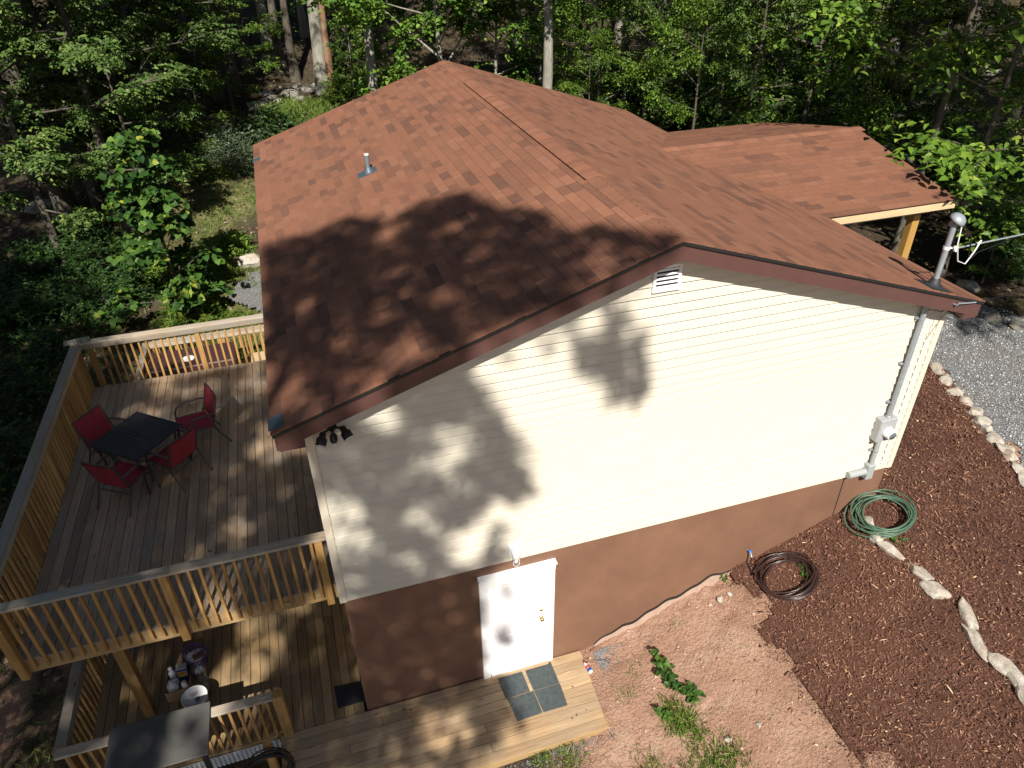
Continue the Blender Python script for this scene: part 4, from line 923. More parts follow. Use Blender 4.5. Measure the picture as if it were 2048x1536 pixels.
hose('garden_hose', (6.47, -.55), .42, 8, .0125, plain('dark_hose', (.035, .018, .016), .3, var=.3), 9, 'coiled dark brown garden hose lying on mulch below the faucet', tail=[(6.17, -.10, -1.20), (6.16, -.12, -1.3), (6.14, -.2, gz(6.14, -.2) + .09)])

def rock_mesh(seed, sx, sy, sz, mat, sub=3, rough=.22):
    rn = random.Random(seed); bm = bmesh.new(); bmesh.ops.create_icosphere(bm, subdivisions=sub, radius=1)
    from mathutils import noise as mn
    off = Vector((rn.uniform(0, 90), rn.uniform(0, 90), rn.uniform(0, 90)))
    planes = [(Vector((rn.gauss(0, 1), rn.gauss(0, 1), rn.gauss(0, 1))).normalized(), rn.uniform(.5, .82)) for _ in range(13)]
    for v in bm.verts:
        p = v.co.copy()
        for n_, d_ in planes:
            q = p.dot(n_)
            if q > d_: p -= n_ * (q - d_) * .98
        p *= 1 + rough * (mn.fractal(p * 1.6 + off, 1.0, 2.0, 4) * .5)
        v.co = Vector((p.x * sx, p.y * sy, p.z * sz))
    me = D.meshes.new('rock'); bm.to_mesh(me); bm.free(); me.materials.append(mat); return me
def rockmat(name, a, b, c):
    m, nt, bs_ = newmat(name); v = worldvec(nt); n = noise(nt, 9, 7, .68, v); n2 = noise(nt, 45, 4, .7, v); n3 = noise(nt, 3, 3, .5, v)
    col = ramp(nt, n, [(.3, a), (.55, b), (.75, c)]); col = mixc(nt, ramp(nt, n3, [(.5, (0,) * 3), (.7, (.45,) * 3)]), col, (.30, .20, .12))
    nt.links.new(col, bs_.inputs['Base Color']); bs_.inputs['Roughness'].default_value = .9; bump(nt, bs_, n2, .7, .02); return m
M['sandstone'] = rockmat('pale_sandstone', (.24, .21, .17), (.44, .40, .34), (.62, .58, .52))
M['woodrock'] = rockmat('woodland_rock', (.12, .115, .10), (.27, .255, .22), (.45, .43, .39))
near = [((1712, 1022), 40), ((1734, 1052), 44), ((1750, 1082), 36), ((1786, 1112), 74), ((1836, 1150), 62), ((1864, 1186), 72), ((1932, 1234), 92), ((1948, 1290), 84), ((2008, 1338), 66), ((2030, 1368), 60), ((2058, 1405), 56)]
for i, ((u, w), L) in enumerate(near):
    p = ong(u, w); un = near[min(i + 1, len(near) - 1)][0]; pn = ong(*un); pv = ong(*near[max(0, i - 1)][0]); a = math.atan2(pn.y - pv.y, pn.x - pv.x)
    l = L * 12 / F_PX * .46; o = piece('border_stone', rock_mesh(100 + i, l, .105 + .022 * (i % 3), .11, M['sandstone']), (p.x, p.y, p.z + .065), None); o.rotation_euler = (0, 0, a + rd.uniform(-.22, .22))
    tag(o, 'long pale sandstone in the border row crossing the mulch bed', 'stone', 'stones edging across the mulch')
farr = [((1872, 742), 40), ((1890, 764), 34), ((1910, 788), 36), ((1930, 806), 26), ((1948, 828), 32), ((1958, 846), 30), ((1972, 862), 26), ((1986, 880), 30), ((2003, 902), 30), ((2020, 918), 26), ((2034, 942), 30), ((2048, 966), 30), ((2066, 990), 30)]
for i, ((u, w), L) in enumerate(farr):
    p = ong(u, w); un = farr[min(i + 1, len(farr) - 1)][0]; pn = ong(*un); pv = ong(*farr[max(0, i - 1)][0]); a = math.atan2(pn.y - pv.y, pn.x - pv.x)
    o = piece('border_stone', rock_mesh(140 + i, L * 15 / F_PX * .62, .13 + .03 * (i % 3), .10, M['sandstone']), (p.x, p.y, p.z + .05), None); o.rotation_euler = (0, 0, a + rd.uniform(-.3, .3))
    tag(o, 'chunky sandstone in the border row between mulch bed and gravel drive', 'stone', 'stones between mulch and gravel')
for i, (u, w, s, lab) in enumerate(((1452, 1138, .06, 'small grey stone against the foundation at the mulch tip'), (1440, 1195, .07, 'flat grey slab fragment at the tip of the mulch bed'), (1462, 1188, .055, 'tan stone fragment beside the flat slab at the mulch tip'), (1457, 1478, .05, 'pale stone on the cracked red earth'), (1518, 1450, .045, 'whitish pebble stone by the mulch edge on red earth'))):
    p = ong(u, w); o = piece('stone', rock_mesh(180 + i, s * 1.3, s, s * .6, M['sandstone'], 2), (p.x, p.y, float(Gd(p.x, p.y)) + s * .3), None, (0, 0, i)); tag(o, lab, 'stone')
p = ong(506, 531); o = piece('boulder', rock_mesh(190, .75, .28, .3, M['sandstone']), (p.x, p.y, p.z + .1), None, (0, 0, .3)); tag(o, 'long pale stone edging the gravel path behind the house', 'stone')

# ---- leaves
LEAF_T = np.array([[0, 2, 6], [0, 6, 1], [2, 4, 6], [1, 6, 3], [4, 5, 6], [6, 5, 3]])
def leaf_arrays(P, A, N, L, wr, tones, fold=.25, droop=.15):
    """one folded leaf per row: P base, A axis, N normal, L length, wr width ratio"""
    A = unit(A); B = unit(np.cross(N, A)); N = np.cross(A, B); L = L[:, None]; w = L * wr * .5
    m1 = P + A * L * .30 + N * w * fold * 1.8; m2 = P + A * L * .68 + N * (w * fold * 1.3 - L * droop * .4); w2 = w * .78
    V = np.stack([P, m1 + B * w, m1 - B * w, m2 + B * w2, m2 - B * w2, P + A * L - N * L * droop, P + A * L * .5 - N * L * droop * .1], 1)
    n = len(P); T = (LEAF_T[None] + np.arange(n)[:, None, None] * 7).reshape(-1, 3)
    return V.reshape(-1, 3), T, np.repeat(tones, 7)
def leafmat(name, stops, alt=None, trans=.17): return tone_mat(name, stops, .5, trans, alt)
LM = {
 'oak': leafmat('oak_leaves', [(0, (.022, .048, .012)), (.5, (.078, .138, .028)), (.85, (.15, .225, .048)), (1, (.23, .29, .07))], ((.07, .13, .04), .5)),
 'beech': leafmat('beech_leaves', [(0, (.022, .055, .008)), (.5, (.088, .168, .020)), (.85, (.175, .275, .034)), (1, (.28, .35, .06))], ((.09, .16, .02), .5)),
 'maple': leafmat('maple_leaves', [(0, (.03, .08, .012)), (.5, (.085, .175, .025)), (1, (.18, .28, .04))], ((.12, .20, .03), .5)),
 'tulip': leafmat('tulip_leaves', [(0, (.014, .042, .010)), (.5, (.04, .095, .017)), (.9, (.11, .20, .03)), (1, (.26, .27, .04))]),
 'shrub': leafmat('greyish_shrub_leaves', [(0, (.05, .085, .05)), (.6, (.125, .175, .10)), (1, (.20, .25, .15))]),
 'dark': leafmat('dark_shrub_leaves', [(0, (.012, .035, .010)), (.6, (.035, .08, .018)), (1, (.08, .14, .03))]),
 'fern': leafmat('fern_leaves', [(0, (.04, .085, .012)), (.6, (.11, .18, .022)), (1, (.24, .27, .05))]),
 'grass': leafmat('grass_blades', [(0, (.05, .10, .015)), (.6, (.13, .21, .03)), (1, (.30, .32, .10))]),
}
def bark(name, a, b, lich=(.25, .27, .2)):
    m, nt, bs_ = newmat(name); v = objvec(nt, (9, 9, 1.6)); n = noise(nt, 1.6, 6, .7, v, .5)
    c = ramp(nt, n, [(.3, a), (.7, b)]); c = mixc(nt, ramp(nt, noise(nt, 1.4, 4, .6, worldvec(nt)), [(.5, (0,) * 3), (.68, (.5,) * 3)]), c, lich)
    nt.links.new(c, bs_.inputs['Base Color']); bs_.inputs['Roughness'].default_value = .95; bump(nt, bs_, n, .8, .03); return m
M['bark_pale'] = bark('pale_bark', (.16, .145, .12), (.38, .36, .31)); M['bark_dark'] = bark('dark_bark', (.045, .036, .028), (.13, .11, .085), (.13, .14, .10)); M['bark_red'] = bark('peeling_bark', (.14, .075, .04), (.33, .19, .11))

def spray_leaves(rng, pos, dirs, nper, L, tl, flat=.35, hang=.25):
    """sprays: alternate leaves along short twigs"""
    m = len(pos); t = (np.arange(nper) + .5) / nper; t = np.broadcast_to(t, (m, nper))
    side = np.where(np.arange(nper) % 2, 1., -1.)[None, :, None]
    up = np.array([0, 0, 1.]); dirs = unit(dirs); sv = unit(np.cross(dirs, up) + rng.normal(0, .05, (m, 3)))
    P = pos[:, None] + dirs[:, None] * (t * tl[:, None])[..., None] - up * (t ** 2 * tl[:, None] * hang)[..., None]
    A = dirs[:, None] * .65 + sv[:, None] * side * .85 - up * .15 + rng.normal(0, .25, (m, nper, 3))
    N = up + rng.normal(0, flat, (m, nper, 3)) + np.array([0, -.25, 0])
    LL = L * rng.uniform(.65, 1.2, (m, nper)); tn = np.clip(rng.normal(.5, .2, (m, nper)) + rng.normal(0, .16, (m, 1)), 0, 1)
    return P.reshape(-1, 3), A.reshape(-1, 3), N.reshape(-1, 3), LL.ravel(), tn.ravel()
def tree_proto(seed, H, cb, Rc, r0, nl, ntw, nper, L, wr, leaf, barkm, prof='oval', flat=.35, lean=.0, tl=(.35, .8), limb_el=(.05, .5), lower=None):
    rng = np.random.default_rng(seed); rn = random.Random(seed); mb = MB()
    path = [Vector((lean * z * z / H + .10 * math.sin(z * .6 + seed) * min(1, z / 4), .08 * math.sin(z * .5 + 2 * seed) * min(1, z / 4), z)) for z in np.linspace(0, H * .96, 12)]
    rad = [r0 * (1.5 if i == 0 else 1.1 if i == 1 else 1) * (1 - .9 * i / 11) for i in range(12)]
    mb.tube(path, rad, 9)
    def at(z):
        f = z / (H * .96) * 11; i = min(10, int(f)); return path[i].lerp(path[i + 1], f - i), rad[i] + (rad[i + 1] - rad[i]) * (f - i)
    tp, td = [], []
    for i in range(nl):
        u = (i + .5) / nl; z = cb + (H * .95 - cb) * u; p0, rr = at(z)
        pr_ = {'oval': math.sin(math.pi * (.18 + .78 * u)) ** .7, 'cone': 1 - .85 * u, 'flat': .6 + .4 * math.sin(u * 3.1)}[prof]
        l = Rc * pr_ * rn.uniform(.75, 1.1); az = i * 2.39996 + rn.uniform(-.4, .4); el = rn.uniform(*limb_el) + .5 * u
        d = Vector((math.cos(az) * math.cos(el), math.sin(az) * math.cos(el), math.sin(el)))
        pts = [p0]; dd = d.copy()
        for s in range(5): dd = (dd + Vector((rn.gauss(0, .12), rn.gauss(0, .12), rn.gauss(-.02, .08)))).normalized(); pts.append(pts[-1] + dd * l / 5)
        rl = min(rr * .55, .02 + l * .014); mb.tube(pts, [rl * (1 - .17 * q) for q in range(6)], 5, cap=False)
        nsub = max(3, int(l * 1.8))
        for s in range(nsub):
            f = rn.uniform(.25, 1) * 5; q = min(4, int(f)); b0 = pts[q].lerp(pts[q + 1], f - q)
            ang = rn.choice((-1, 1)) * rn.uniform(.4, 1.2); dv = Matrix.Rotation(ang, 3, 'Z') @ dd; dv.z = dv.z * .5 + rn.uniform(-.15, .3); dv.normalize()
            ls = l * rn.uniform(.25, .45); e = b0 + dv * ls; mb.tube([b0, b0.lerp(e, .5) + Vector((0, 0, .04 * ls)), e], [rl * .35, rl * .22, .004], 4, cap=False)
            k = max(2, int(ntw / (nl * nsub)))
            for _ in range(k):
                t = rn.uniform(.15, 1.05); tp.append(b0.lerp(e, t) + Vector((rn.gauss(0, .12), rn.gauss(0, .12), rn.gauss(0, .10)))); w = Matrix.Rotation(rn.gauss(0, .9), 3, 'Z') @ dv; w.z = rn.gauss(.0, .22); td.append(w)
    tp = np.array([tuple(p) for p in tp]); td = np.array([tuple(p) for p in td])
    P, A, N, LL, tn = spray_leaves(rng, tp, td, nper, L, rng.uniform(*tl, len(tp)), flat)
    V, T, to = leaf_arrays(P, A, N, LL, wr, tn)
    return mb.mesh('trunk', barkm), mesh_np('crown', V, T, leaf, to)
def put_tree(name, proto, loc, sc, rz, label, cat='tree', group=None, scz=None, barkm=None):
    rt = D.objects.new(name, None); rt.empty_display_size = .2; COL.objects.link(rt); rt.location = loc; rt.rotation_euler = (0, 0, rz); rt.scale = (sc, sc, scz or sc)
    tag(rt, label, cat, group)
    for nm, me in (('trunk', proto[0]), ('crown', proto[1])):
        if me is None: continue
        o = D.objects.new(nm, me); COL.objects.link(o); o.parent = rt
        if nm == 'trunk' and barkm is not None: o.material_slots[0].link = 'OBJECT'; o.material_slots[0].material = barkm
    return rt
PROTO = {
 'tall': tree_proto(1, 19, 8.0, 4.6, .24, 24, 2300, 9, .15, .55, LM['oak'], M['bark_pale']),
 'tall2': tree_proto(2, 18, 7.5, 4.2, .19, 24, 2200, 9, .14, .55, LM['beech'], M['bark_dark']),
 'oak': tree_proto(3, 11, 2.2, 4.2, .20, 20, 2100, 9, .15, .58, LM['oak'], M['bark_dark'], 'flat', .45, limb_el=(-.1, .35)),
 'beech': tree_proto(4, 8, 1.4, 3.2, .10, 15, 1000, 9, .14, .50, LM['beech'], M['bark_dark'], 'oval', .30, limb_el=(-.12, .3)),
 'maple': tree_proto(5, 8, 1.6, 2.9, .11, 18, 1500, 9, .14, .75, LM['maple'], M['bark_pale'], 'oval', .40),
 'edge': tree_proto(6, 7, 1.2, 2.8, .08, 12, 600, 9, .15, .52, LM['beech'], M['bark_dark'], 'oval', .35, limb_el=(-.2, .25)),
}
rt_ = random.Random(21)
def base_tree(proto, u, w, sc, label, group, name='tree', barkm=None, scz=None):
    p = ong(u, w); return put_tree(name, PROTO[proto], (p.x, p.y, float(Gd(p.x, p.y)) - .08), sc, rt_.uniform(0, 6.28), label, group=group, barkm=barkm, scz=scz)
def crown_tree(proto, H0, u, w, dist, label, group, name='tree', wide=1.0):
    """understorey tree whose crown centre (H0 above its foot, unscaled) lies on pixel (u, w) at this distance"""
    c = atd(u, w, dist); z0 = float(Gd(c.x, c.y)) - .05; s = (c.z - z0) / H0; s = max(.35, s)
    return put_tree(name, PROTO[proto], (c.x, c.y, z0), s * wide, rt_.uniform(0, 6.28), label, group=group, scz=s)
TG = 'tall trees of the wood behind the house'
def line_tree(proto, u, w, dist, sc, label, group):
    c = atd(u, w, dist); return put_tree('tree', PROTO[proto], (c.x, c.y, float(Gd(c.x, c.y)) - .08), sc, rt_.uniform(0, 6.28), label, group=group, barkm=M['bark_pale'])
# trunks one can tell apart
base_tree('tall', 650, 188, 1.15, 'thick pale grey trunk at the edge of the stony slope behind the roof', None, barkm=M['bark_pale'])
base_tree('tall2', 668, 192, .85, 'slim reddish peeling trunk leaning beside the thick pale trunk', None, barkm=M['bark_red'])
base_tree('tall2', 592, 160, .95, 'thin grey-brown trunk standing uphill of the stony slope', None)
line_tree('tall', 733, 90, 26, .9, 'pale slender trunk rising just behind the roof gable, right of the thick pale trunk', None)
line_tree('tall', 1092, 90, 23, .8, 'pale lichened trunk rising behind the right roof slope', None)
base_tree('tall2', 1300, 245, 1.2, 'stout dark trunk with a hanging vine behind the right roof eave', None)
base_tree('tall2', 145, 462, 1.25, 'stout dark leaning trunk among the leafy oaks on the deck side', None)
base_tree('tall2', 195, 402, .9, 'shorter dark trunk behind the stout leaning oak on the deck side', None)
base_tree('tall2', 2000, 305, .9, 'dim trunk beside the drive beyond the porch roof', None)
for i, (u, w) in enumerate(((540, 120), (565, 140), (500, 140), (470, 175), (440, 205), (390, 200), (300, 260), (285, 330), (230, 220), (130, 250), (60, 330), (20, 300), (90, 180), (350, 120), (610, 70), (690, 110), (800, 90), (860, 40), (960, 60), (1040, 90), (1180, 120), (1240, 80), (1400, 170), (1450, 110), (1500, 200), (1580, 120), (1650, 190), (1720, 210), (1780, 120), (1830, 240), (1900, 200), (1960, 120), (2030, 220), (700, 30), (420, 90), (180, 90), (30, 110), (1320, 110), (1120, 40), (1880, 70))):
    p = ong(u, w); 
    put_tree('tree', PROTO['tall' if i % 3 == 0 else 'tall2'], (p.x, p.y, float(Gd(p.x, p.y)) - .08), rt_.uniform(.92, 1.15), rt_.uniform(0, 6.28), 'tall forest tree with a dim bare trunk in the dark wood', group=TG, barkm=M['bark_dark'] if i % 7 else M['bark_pale'])
# understorey crowns, by pixel and distance
UG = 'leafy understorey trees at the wood edge'
for (pr_, h0, u, w, d, wd_, lab) in (
 ('oak', 5.0, 170, 180, 27, 1.0, 'broad mid-green oak spreading over the stout leaning trunk beyond the deck'), ('oak', 5.0, 30, 110, 30, 1.0, 'oak crown standing outward of the broad oak beyond the deck'),
 ('oak', 5.0, 310, 70, 32, .9, 'oak crown between the broad oak and the thin trunks of the wood'), ('oak', 4.6, 40, 300, 27, .9, 'low oak with dull green sprays over the pale rocks beyond the deck'), ('oak', 5.0, 120, 60, 32, .9, 'oak crown uphill of the broad oak beyond the deck'), ('oak', 5.0, 230, 160, 30, .8, 'oak crown tucked between the broad oak and the small oak beyond the deck'), ('oak', 4.8, 380, 60, 35, .8, 'distant oak crown above the dim beech by the stony slope'), ('oak', 4.8, 255, 285, 27.5, .7, 'small oak with hanging sprays just uphill of the young tulip tree'),
 ('beech', 4.2, 440, 90, 34, .9, 'yellow-green beech among the thin trunks left of the stony slope'), ('beech', 4.2, 480, 20, 38, 1.0, 'bright distant beech high on the slope above the thin trunks'), ('beech', 4.2, 390, 190, 31, .7, 'dim beech at the lower edge of the stony slope'),
 ('maple', 4.4, 700, 110, 34, .8, 'small maple between the thick pale trunk and the roof gable'), ('maple', 4.4, 880, 40, 26, 1.0, 'bright green maple crown right behind the roof ridge end'), ('maple', 4.4, 990, 60, 27, .9, 'maple crown between the ridge end and the pale lichened trunk'), ('maple', 4.4, 790, 90, 29, .8, 'maple crown over the far gable edge beside the slender pale trunk'),
 ('beech', 4.2, 1200, 110, 25, 1.0, 'layered beech sprays between the pale lichened trunk and the stout dark trunk'), ('beech', 4.2, 1390, 215, 21.5, .8, 'beech with sprays drooping to the corner of house roof and porch roof'), ('beech', 4.2, 1260, 15, 28, .8, 'beech crown high behind the stout dark trunk'),
 ('beech', 4.2, 1640, 85, 22, .9, 'beech with bright hanging sprays above the middle of the porch roof'), ('beech', 4.2, 1745, 170, 22, .7, 'beech with sprays hanging over the porch ridge end'), ('beech', 4.2, 1480, 30, 30, .8, 'dim beech deep in the wood above the porch valley'),
 ('edge', 3.8, 1920, 70, 18, 1.0, 'yellow-green tree with large leaves high beyond the porch end'), ('edge', 3.8, 2030, 110, 18.5, .9, 'large-leaved tree beside the dim trunk across the drive'), ('edge', 3.8, 1945, 320, 22.5, .8, 'low leafy tree touching the porch roof end'), ('edge', 3.8, 2000, 470, 19.5, .7, 'young tree with drooping leaves behind the service mast'), ('beech', 4.2, 2000, 215, 25, .8, 'shaded beech behind the large-leaved tree across the drive')):
    crown_tree(pr_, h0, u, w, d, lab, UG, wide=wd_)
for (u, w, d, wd_, pr_) in ((1130, 150, 27, .9, 'beech'), (1180, 215, 24, .8, 'beech'), (1290, 170, 25, .8, 'oak'), (1340, 110, 26, .9, 'beech'), (1450, 130, 24, .9, 'beech'), (1500, 210, 22, .7, 'oak'), (1560, 130, 24, .8, 'beech'), (1580, 40, 27, .9, 'beech'), (1690, 30, 25, .9, 'beech'), (1800, 110, 23, .8, 'oak'), (1830, 190, 22, .8, 'beech'), (1420, 40, 29, 1.0, 'oak'), (1080, 60, 30, .9, 'maple')):
    crown_tree(pr_, 5.0 if pr_ == 'oak' else 4.3, u, w, d, 'leafy understorey tree in the shaded wood above the porch roof', 'understorey above the porch', wide=wd_)
# trees beside and behind the viewpoint that shade the deck-side ground
for i, (x, y, pr_, s) in enumerate(((-11, -4, 'tall', .95), (-14, 1, 'tall2', 1.05), (-10.5, 3.5, 'oak', .9), (-9.8, -.5, 'tall', .85), (-12, 6, 'tall2', .8), (-8.5, -5, 'tall2', .9), (-16, -7, 'tall', 1.1), (-13, 8, 'tall', .9), (-18, 4, 'tall2', 1.1), (-11.5, 12.5, 'tall2', .9), (-9, -9, 'tall2', 1.1), (-15, 15, 'tall', 1.0))):
    put_tree('tree', PROTO[pr_], (x, y, gz(x, y) - .1), s, i * 1.3, 'tall shade tree standing off the open side of the decks', group='shade trees beside the decks')
for i, (x, y, pr_, s) in enumerate(((14.0, -5, 'tall', 1.0), (19, -2, 'tall2', 1.05), (22, -6, 'tall', 1.1), (18, -10, 'tall2', 1.1), (25, 0, 'tall', 1.0), (27, -5, 'tall2', 1.0))):
    put_tree('tree', PROTO[pr_], (x, y, gz(x, y) - .1), s, i * 1.9, 'tall shade tree standing across the gravel drive', group='shade trees across the drive')

# ---- the big oak behind the viewpoint: its crown throws the dappled shade on roof, wall and decks
def shade_density(kind, u, w):
    d = np.zeros(u.shape)
    P_ = lambda poly: inpoly(u, w, poly)
    if kind == 'roof':
        d[P_([(470, 505), (560, 478), (620, 470), (700, 430), (780, 442), (850, 402), (930, 385), (1000, 412), (1080, 420), (1130, 462), (1200, 450), (1280, 468), (1350, 465), (1380, 490), (548, 880), (470, 880)])] = .90
        d[P_([(500, 560), (640, 590), (800, 660), (900, 690), (700, 800), (540, 880), (480, 880)])] = .80
        d[P_([(1080, 560), (1200, 500), (1370, 475), (1370, 500), (1100, 640)])] = .85
    if kind == 'wall':
        d[P_([(1040, 650), (1120, 590), (1300, 560), (1305, 640), (1290, 800), (1210, 800), (1130, 745), (1060, 725)])] = .58
        d[P_([(600, 870), (1000, 690), (1050, 730), (1000, 850), (1066, 880), (1056, 1100), (690, 1195)])] = .80
        d[P_([(830, 870), (890, 840), (960, 880), (920, 970), (850, 960)])] = .15
        d[P_([(960, 730), (1040, 720), (1040, 860), (980, 870)])] = .25
        d[P_([(670, 1190), (1045, 1100), (965, 1150), (968, 1360), (735, 1425)])] = 1.2
        d[P_([(965, 1160), (1020, 1170), (1010, 1320), (970, 1350)])] = .45
    if kind == 'deck': d[:] = .86
    if kind == 'low':
        d[P_([(560, 1495), (735, 1420), (1000, 1350), (1040, 1440), (930, 1540), (560, 1540)])] = .80
        d[P_([(0, 1150), (690, 1150), (735, 1420), (560, 1500), (560, 1600), (0, 1600)])] = .68
    return d
S3 = np.array(SUN); e1 = np.array([math.cos(R_(SUN_AZ)), -math.sin(R_(SUN_AZ)), 0]); e2 = np.cross(e1, S3); e2 = e2 / np.linalg.norm(e2)
if e2[2] < 0: e2 = -e2
rngO = np.random.default_rng(77); nC = 34000
ca = rngO.uniform(-6.5, 6.5, nC); cbv = rngO.uniform(-5, 9, nC)
O = np.array([0., 0, 0]) + ca[:, None] * e1 + cbv[:, None] * e2 - S3 * 40
best = np.full(nC, 1e9); dens = np.zeros(nC)
def plane_hit(p, n, ok, kind):
    global best, dens
    n = np.array(n, float); t = ((np.array(p) - O) @ n) / (S3 @ n); H_ = O + t[:, None] * S3
    k = ok(H_) & (t < best) & (t > 0)
    q = (H_ - np.array(CAM_LOC)) @ np.array(CR); u = 1024 + F_PX * q[:, 0] / -q[:, 2]; w = 768 - F_PX * q[:, 1] / -q[:, 2]
    u[q[:, 2] > -.1] = -9999
    dd = shade_density(kind, u, w) if kind else np.zeros(nC); best = np.where(k, t, best); dens = np.where(k, dd, dens)
nl_ = rp(-1, 0, 0, 1) - rp(-1, 0, 0); nr_ = rp(1, 0, 0, 1) - rp(1, 0, 0)
plane_hit((XR, 0, ZR), nl_, lambda h: (h[:, 0] > -E1) & (h[:, 0] < XR) & (h[:, 1] > -OV) & (h[:, 1] < LB), 'roof')
plane_hit((XR, 0, ZR), nr_, lambda h: (h[:, 0] > XR) & (h[:, 0] < W + E2) & (h[:, 1] > -OV) & (h[:, 1] < LB), None)
plane_hit((0, 0, 0), (0, 1, 0), lambda h: (h[:, 0] > 0) & (h[:, 0] < W) & (h[:, 2] > ZL) & (h[:, 2] < ZR - .17 - (ZR - ZE) / (XR + E1) * np.abs(h[:, 0] - XR)), 'wall')
plane_hit((0, 0, ZD), (0, 0, 1), lambda h: (h[:, 0] > DXL - .3) & (h[:, 0] < 0) & (h[:, 1] > DY0) & (h[:, 1] < DY1), 'deck')
plane_hit((0, 0, ZL), (0, 0, 1), lambda h: (h[:, 0] > -4.5) & (h[:, 0] < 3.4) & (h[:, 1] > -1.4) & (h[:, 1] < 11), 'low')
nz_ = .45 * fbm(ca + 50, cbv + 50, 1.1, 2, 61) + .55 * fbm(ca + 90, cbv + 20, .42, 2, 67); rk = np.argsort(np.argsort(nz_)) / nC
k = (dens > 0) & (rngO.random(nC) < np.clip((dens - rk) / .22 + .5, .06, 1))
hit = O[k] + best[k][:, None] * S3; yf = rngO.uniform(-18.5, -13.5, len(hit)); tt = (hit[:, 1] - yf) / S3[1]; tp = hit - S3 * tt[:, None]
td = rngO.normal(0, 1, (len(tp), 3)); td[:, 2] *= .35
Pq, Aq, Nq, Lq, tq = spray_leaves(rngO, tp - unit(td) * .13, td, 5, .125, np.full(len(tp), .26), .6)
Nq = Nq + np.array([-.2, -.7, .3])
V, T, to = leaf_arrays(Pq, Aq, Nq, Lq, .62, tq)
ox, oy = -4.6, -16.5; oz = gz(ox, oy) - .1
k_ = MB(); H_o = 27.0
tpath = [Vector((ox + .5 * math.sin(z * .25), oy + .25 * math.sin(z * .4), oz + z)) for z in np.linspace(0, H_o, 13)]
k_.tube(tpath, [.42, .33] + [.31 * (1 - .075 * i) for i in range(11)], 10)
sel = rngO.choice(len(tp), 46, replace=False)
for j in sel:
    e = Vector(tp[j]); f = min(.9, max(.25, (e.z - 2.4 - oz) / H_o)) * 12; i = int(f); b = tpath[i].lerp(tpath[i + 1], f - i)
    l = (e - b).length; m1 = b.lerp(e, .4) + Vector((0, 0, .10 * l)); m2 = b.lerp(e, .75) + Vector((0, 0, .06 * l)); k_.tube([b, m1, m2, e], [.012 + .009 * l, .01 + .005 * l, .008 + .002 * l, .005], 6, cap=False)
big = root('oak_tree', (ox, oy, oz), 'big oak whose crown shades the roof, wall and decks', 'tree')
k_.build('trunk', M['bark_dark'], big); link(D.objects.new('crown', mesh_np('crown', V, T, LM['oak'], to)), big, (0, 0, 0))

# ---- young tulip tree, shrubs, ferns
PROTO['tulip'] = tree_proto(8, 5.6, .35, 1.75, .05, 22, 380, 6, .21, .95, LM['tulip'], M['bark_dark'], 'cone', .5, tl=(.25, .5), limb_el=(.1, .6))
p = ong(372, 640); put_tree('tulip_tree', PROTO['tulip'], (p.x, p.y, float(Gd(p.x, p.y)) - .05), 1.0, .7, 'young tulip tree with large bright leaves beyond the upper deck rail')
def bush_proto(seed, n, L, wr, leaf, rx=1., rz=.8, nper=7):
    rng = np.random.default_rng(seed); mb = MB(); rn = random.Random(seed)
    for i in range(12):
        a = rn.uniform(0, 6.28); r = rn.uniform(.3, .8) * rx; mb.tube([(0.04 * math.cos(a), .04 * math.sin(a), -.1), (r * .4 * math.cos(a), r * .4 * math.sin(a), rz * .6), (r * math.cos(a), r * math.sin(a), rz * rn.uniform(1.0, 1.6))], [.018, .012, .004], 5, cap=False)
    d = unit(rng.normal(0, 1, (n, 3))); d[:, 2] = np.abs(d[:, 2]); rr = rng.uniform(.35, 1.05, n) ** .6 * (1 + .35 * np.sin(d[:, 0] * 5 + seed) * np.cos(d[:, 1] * 6))
    pos = d * rr[:, None] * np.array([rx, rx, rz * 1.7]); dirs = d * .7 + rng.normal(0, .5, (n, 3)); dirs[:, 2] *= .6
    P, A, N, LL, tn = spray_leaves(rng, pos, dirs, nper, L, rng.uniform(.2, .4, n), .6)
    V, T, to = leaf_arrays(P, A, N, LL, wr, tn); return mb.mesh('stems', M['bark_dark']), mesh_np('foliage', V, T, leaf, to)
def put_bush(pr_, u, w, s, label, group=None, name='shrub', dz=0):
    p = ong(u, w); rt = D.objects.new(name, None); rt.empty_display_size = .1; COL.objects.link(rt); rt.location = (p.x, p.y, float(Gd(p.x, p.y)) + dz); rt.scale = (s, s, s * rt_.uniform(.85, 1.1)); rt.rotation_euler = (0, 0, rt_.uniform(0, 6.28)); tag(rt, label, 'shrub', group)
    for nm, me in (('stems', pr_[0]), ('foliage', pr_[1])): o = D.objects.new(nm, me); COL.objects.link(o); o.parent = rt
B_grey = bush_proto(31, 700, .07, .4, LM['shrub']); B_dark = bush_proto(32, 520, .11, .6, LM['dark']); B_green = bush_proto(33, 480, .12, .6, LM['beech']); B_fern = bush_proto(34, 420, .16, .22, LM['fern'], 1., .45)
put_bush(B_grey, 480, 318, 1.25, 'feathery grey-green shrub at the back corner of the roof'); put_bush(B_grey, 455, 335, .95, 'smaller grey-green shrub sprawling beside the feathery one')
put_bush(B_dark, 556, 292, 1.1, 'dark green shrub between the feathery shrub and the bright grass')
DG = 'dark shrubs in the shade off the deck'
for u, w, s in ((60, 560, .9), (130, 640, .8), (20, 680, 1.0), (215, 640, .8), (25, 820, .9), (10, 950, .9), (240, 530, .7), (110, 720, .7), (170, 500, .9), (215, 560, .9), (120, 540, .9), (265, 600, .8), (90, 640, .8)): put_bush(B_dark, u, w, s, 'dark leafy shrub in the shade off the deck railing', DG)
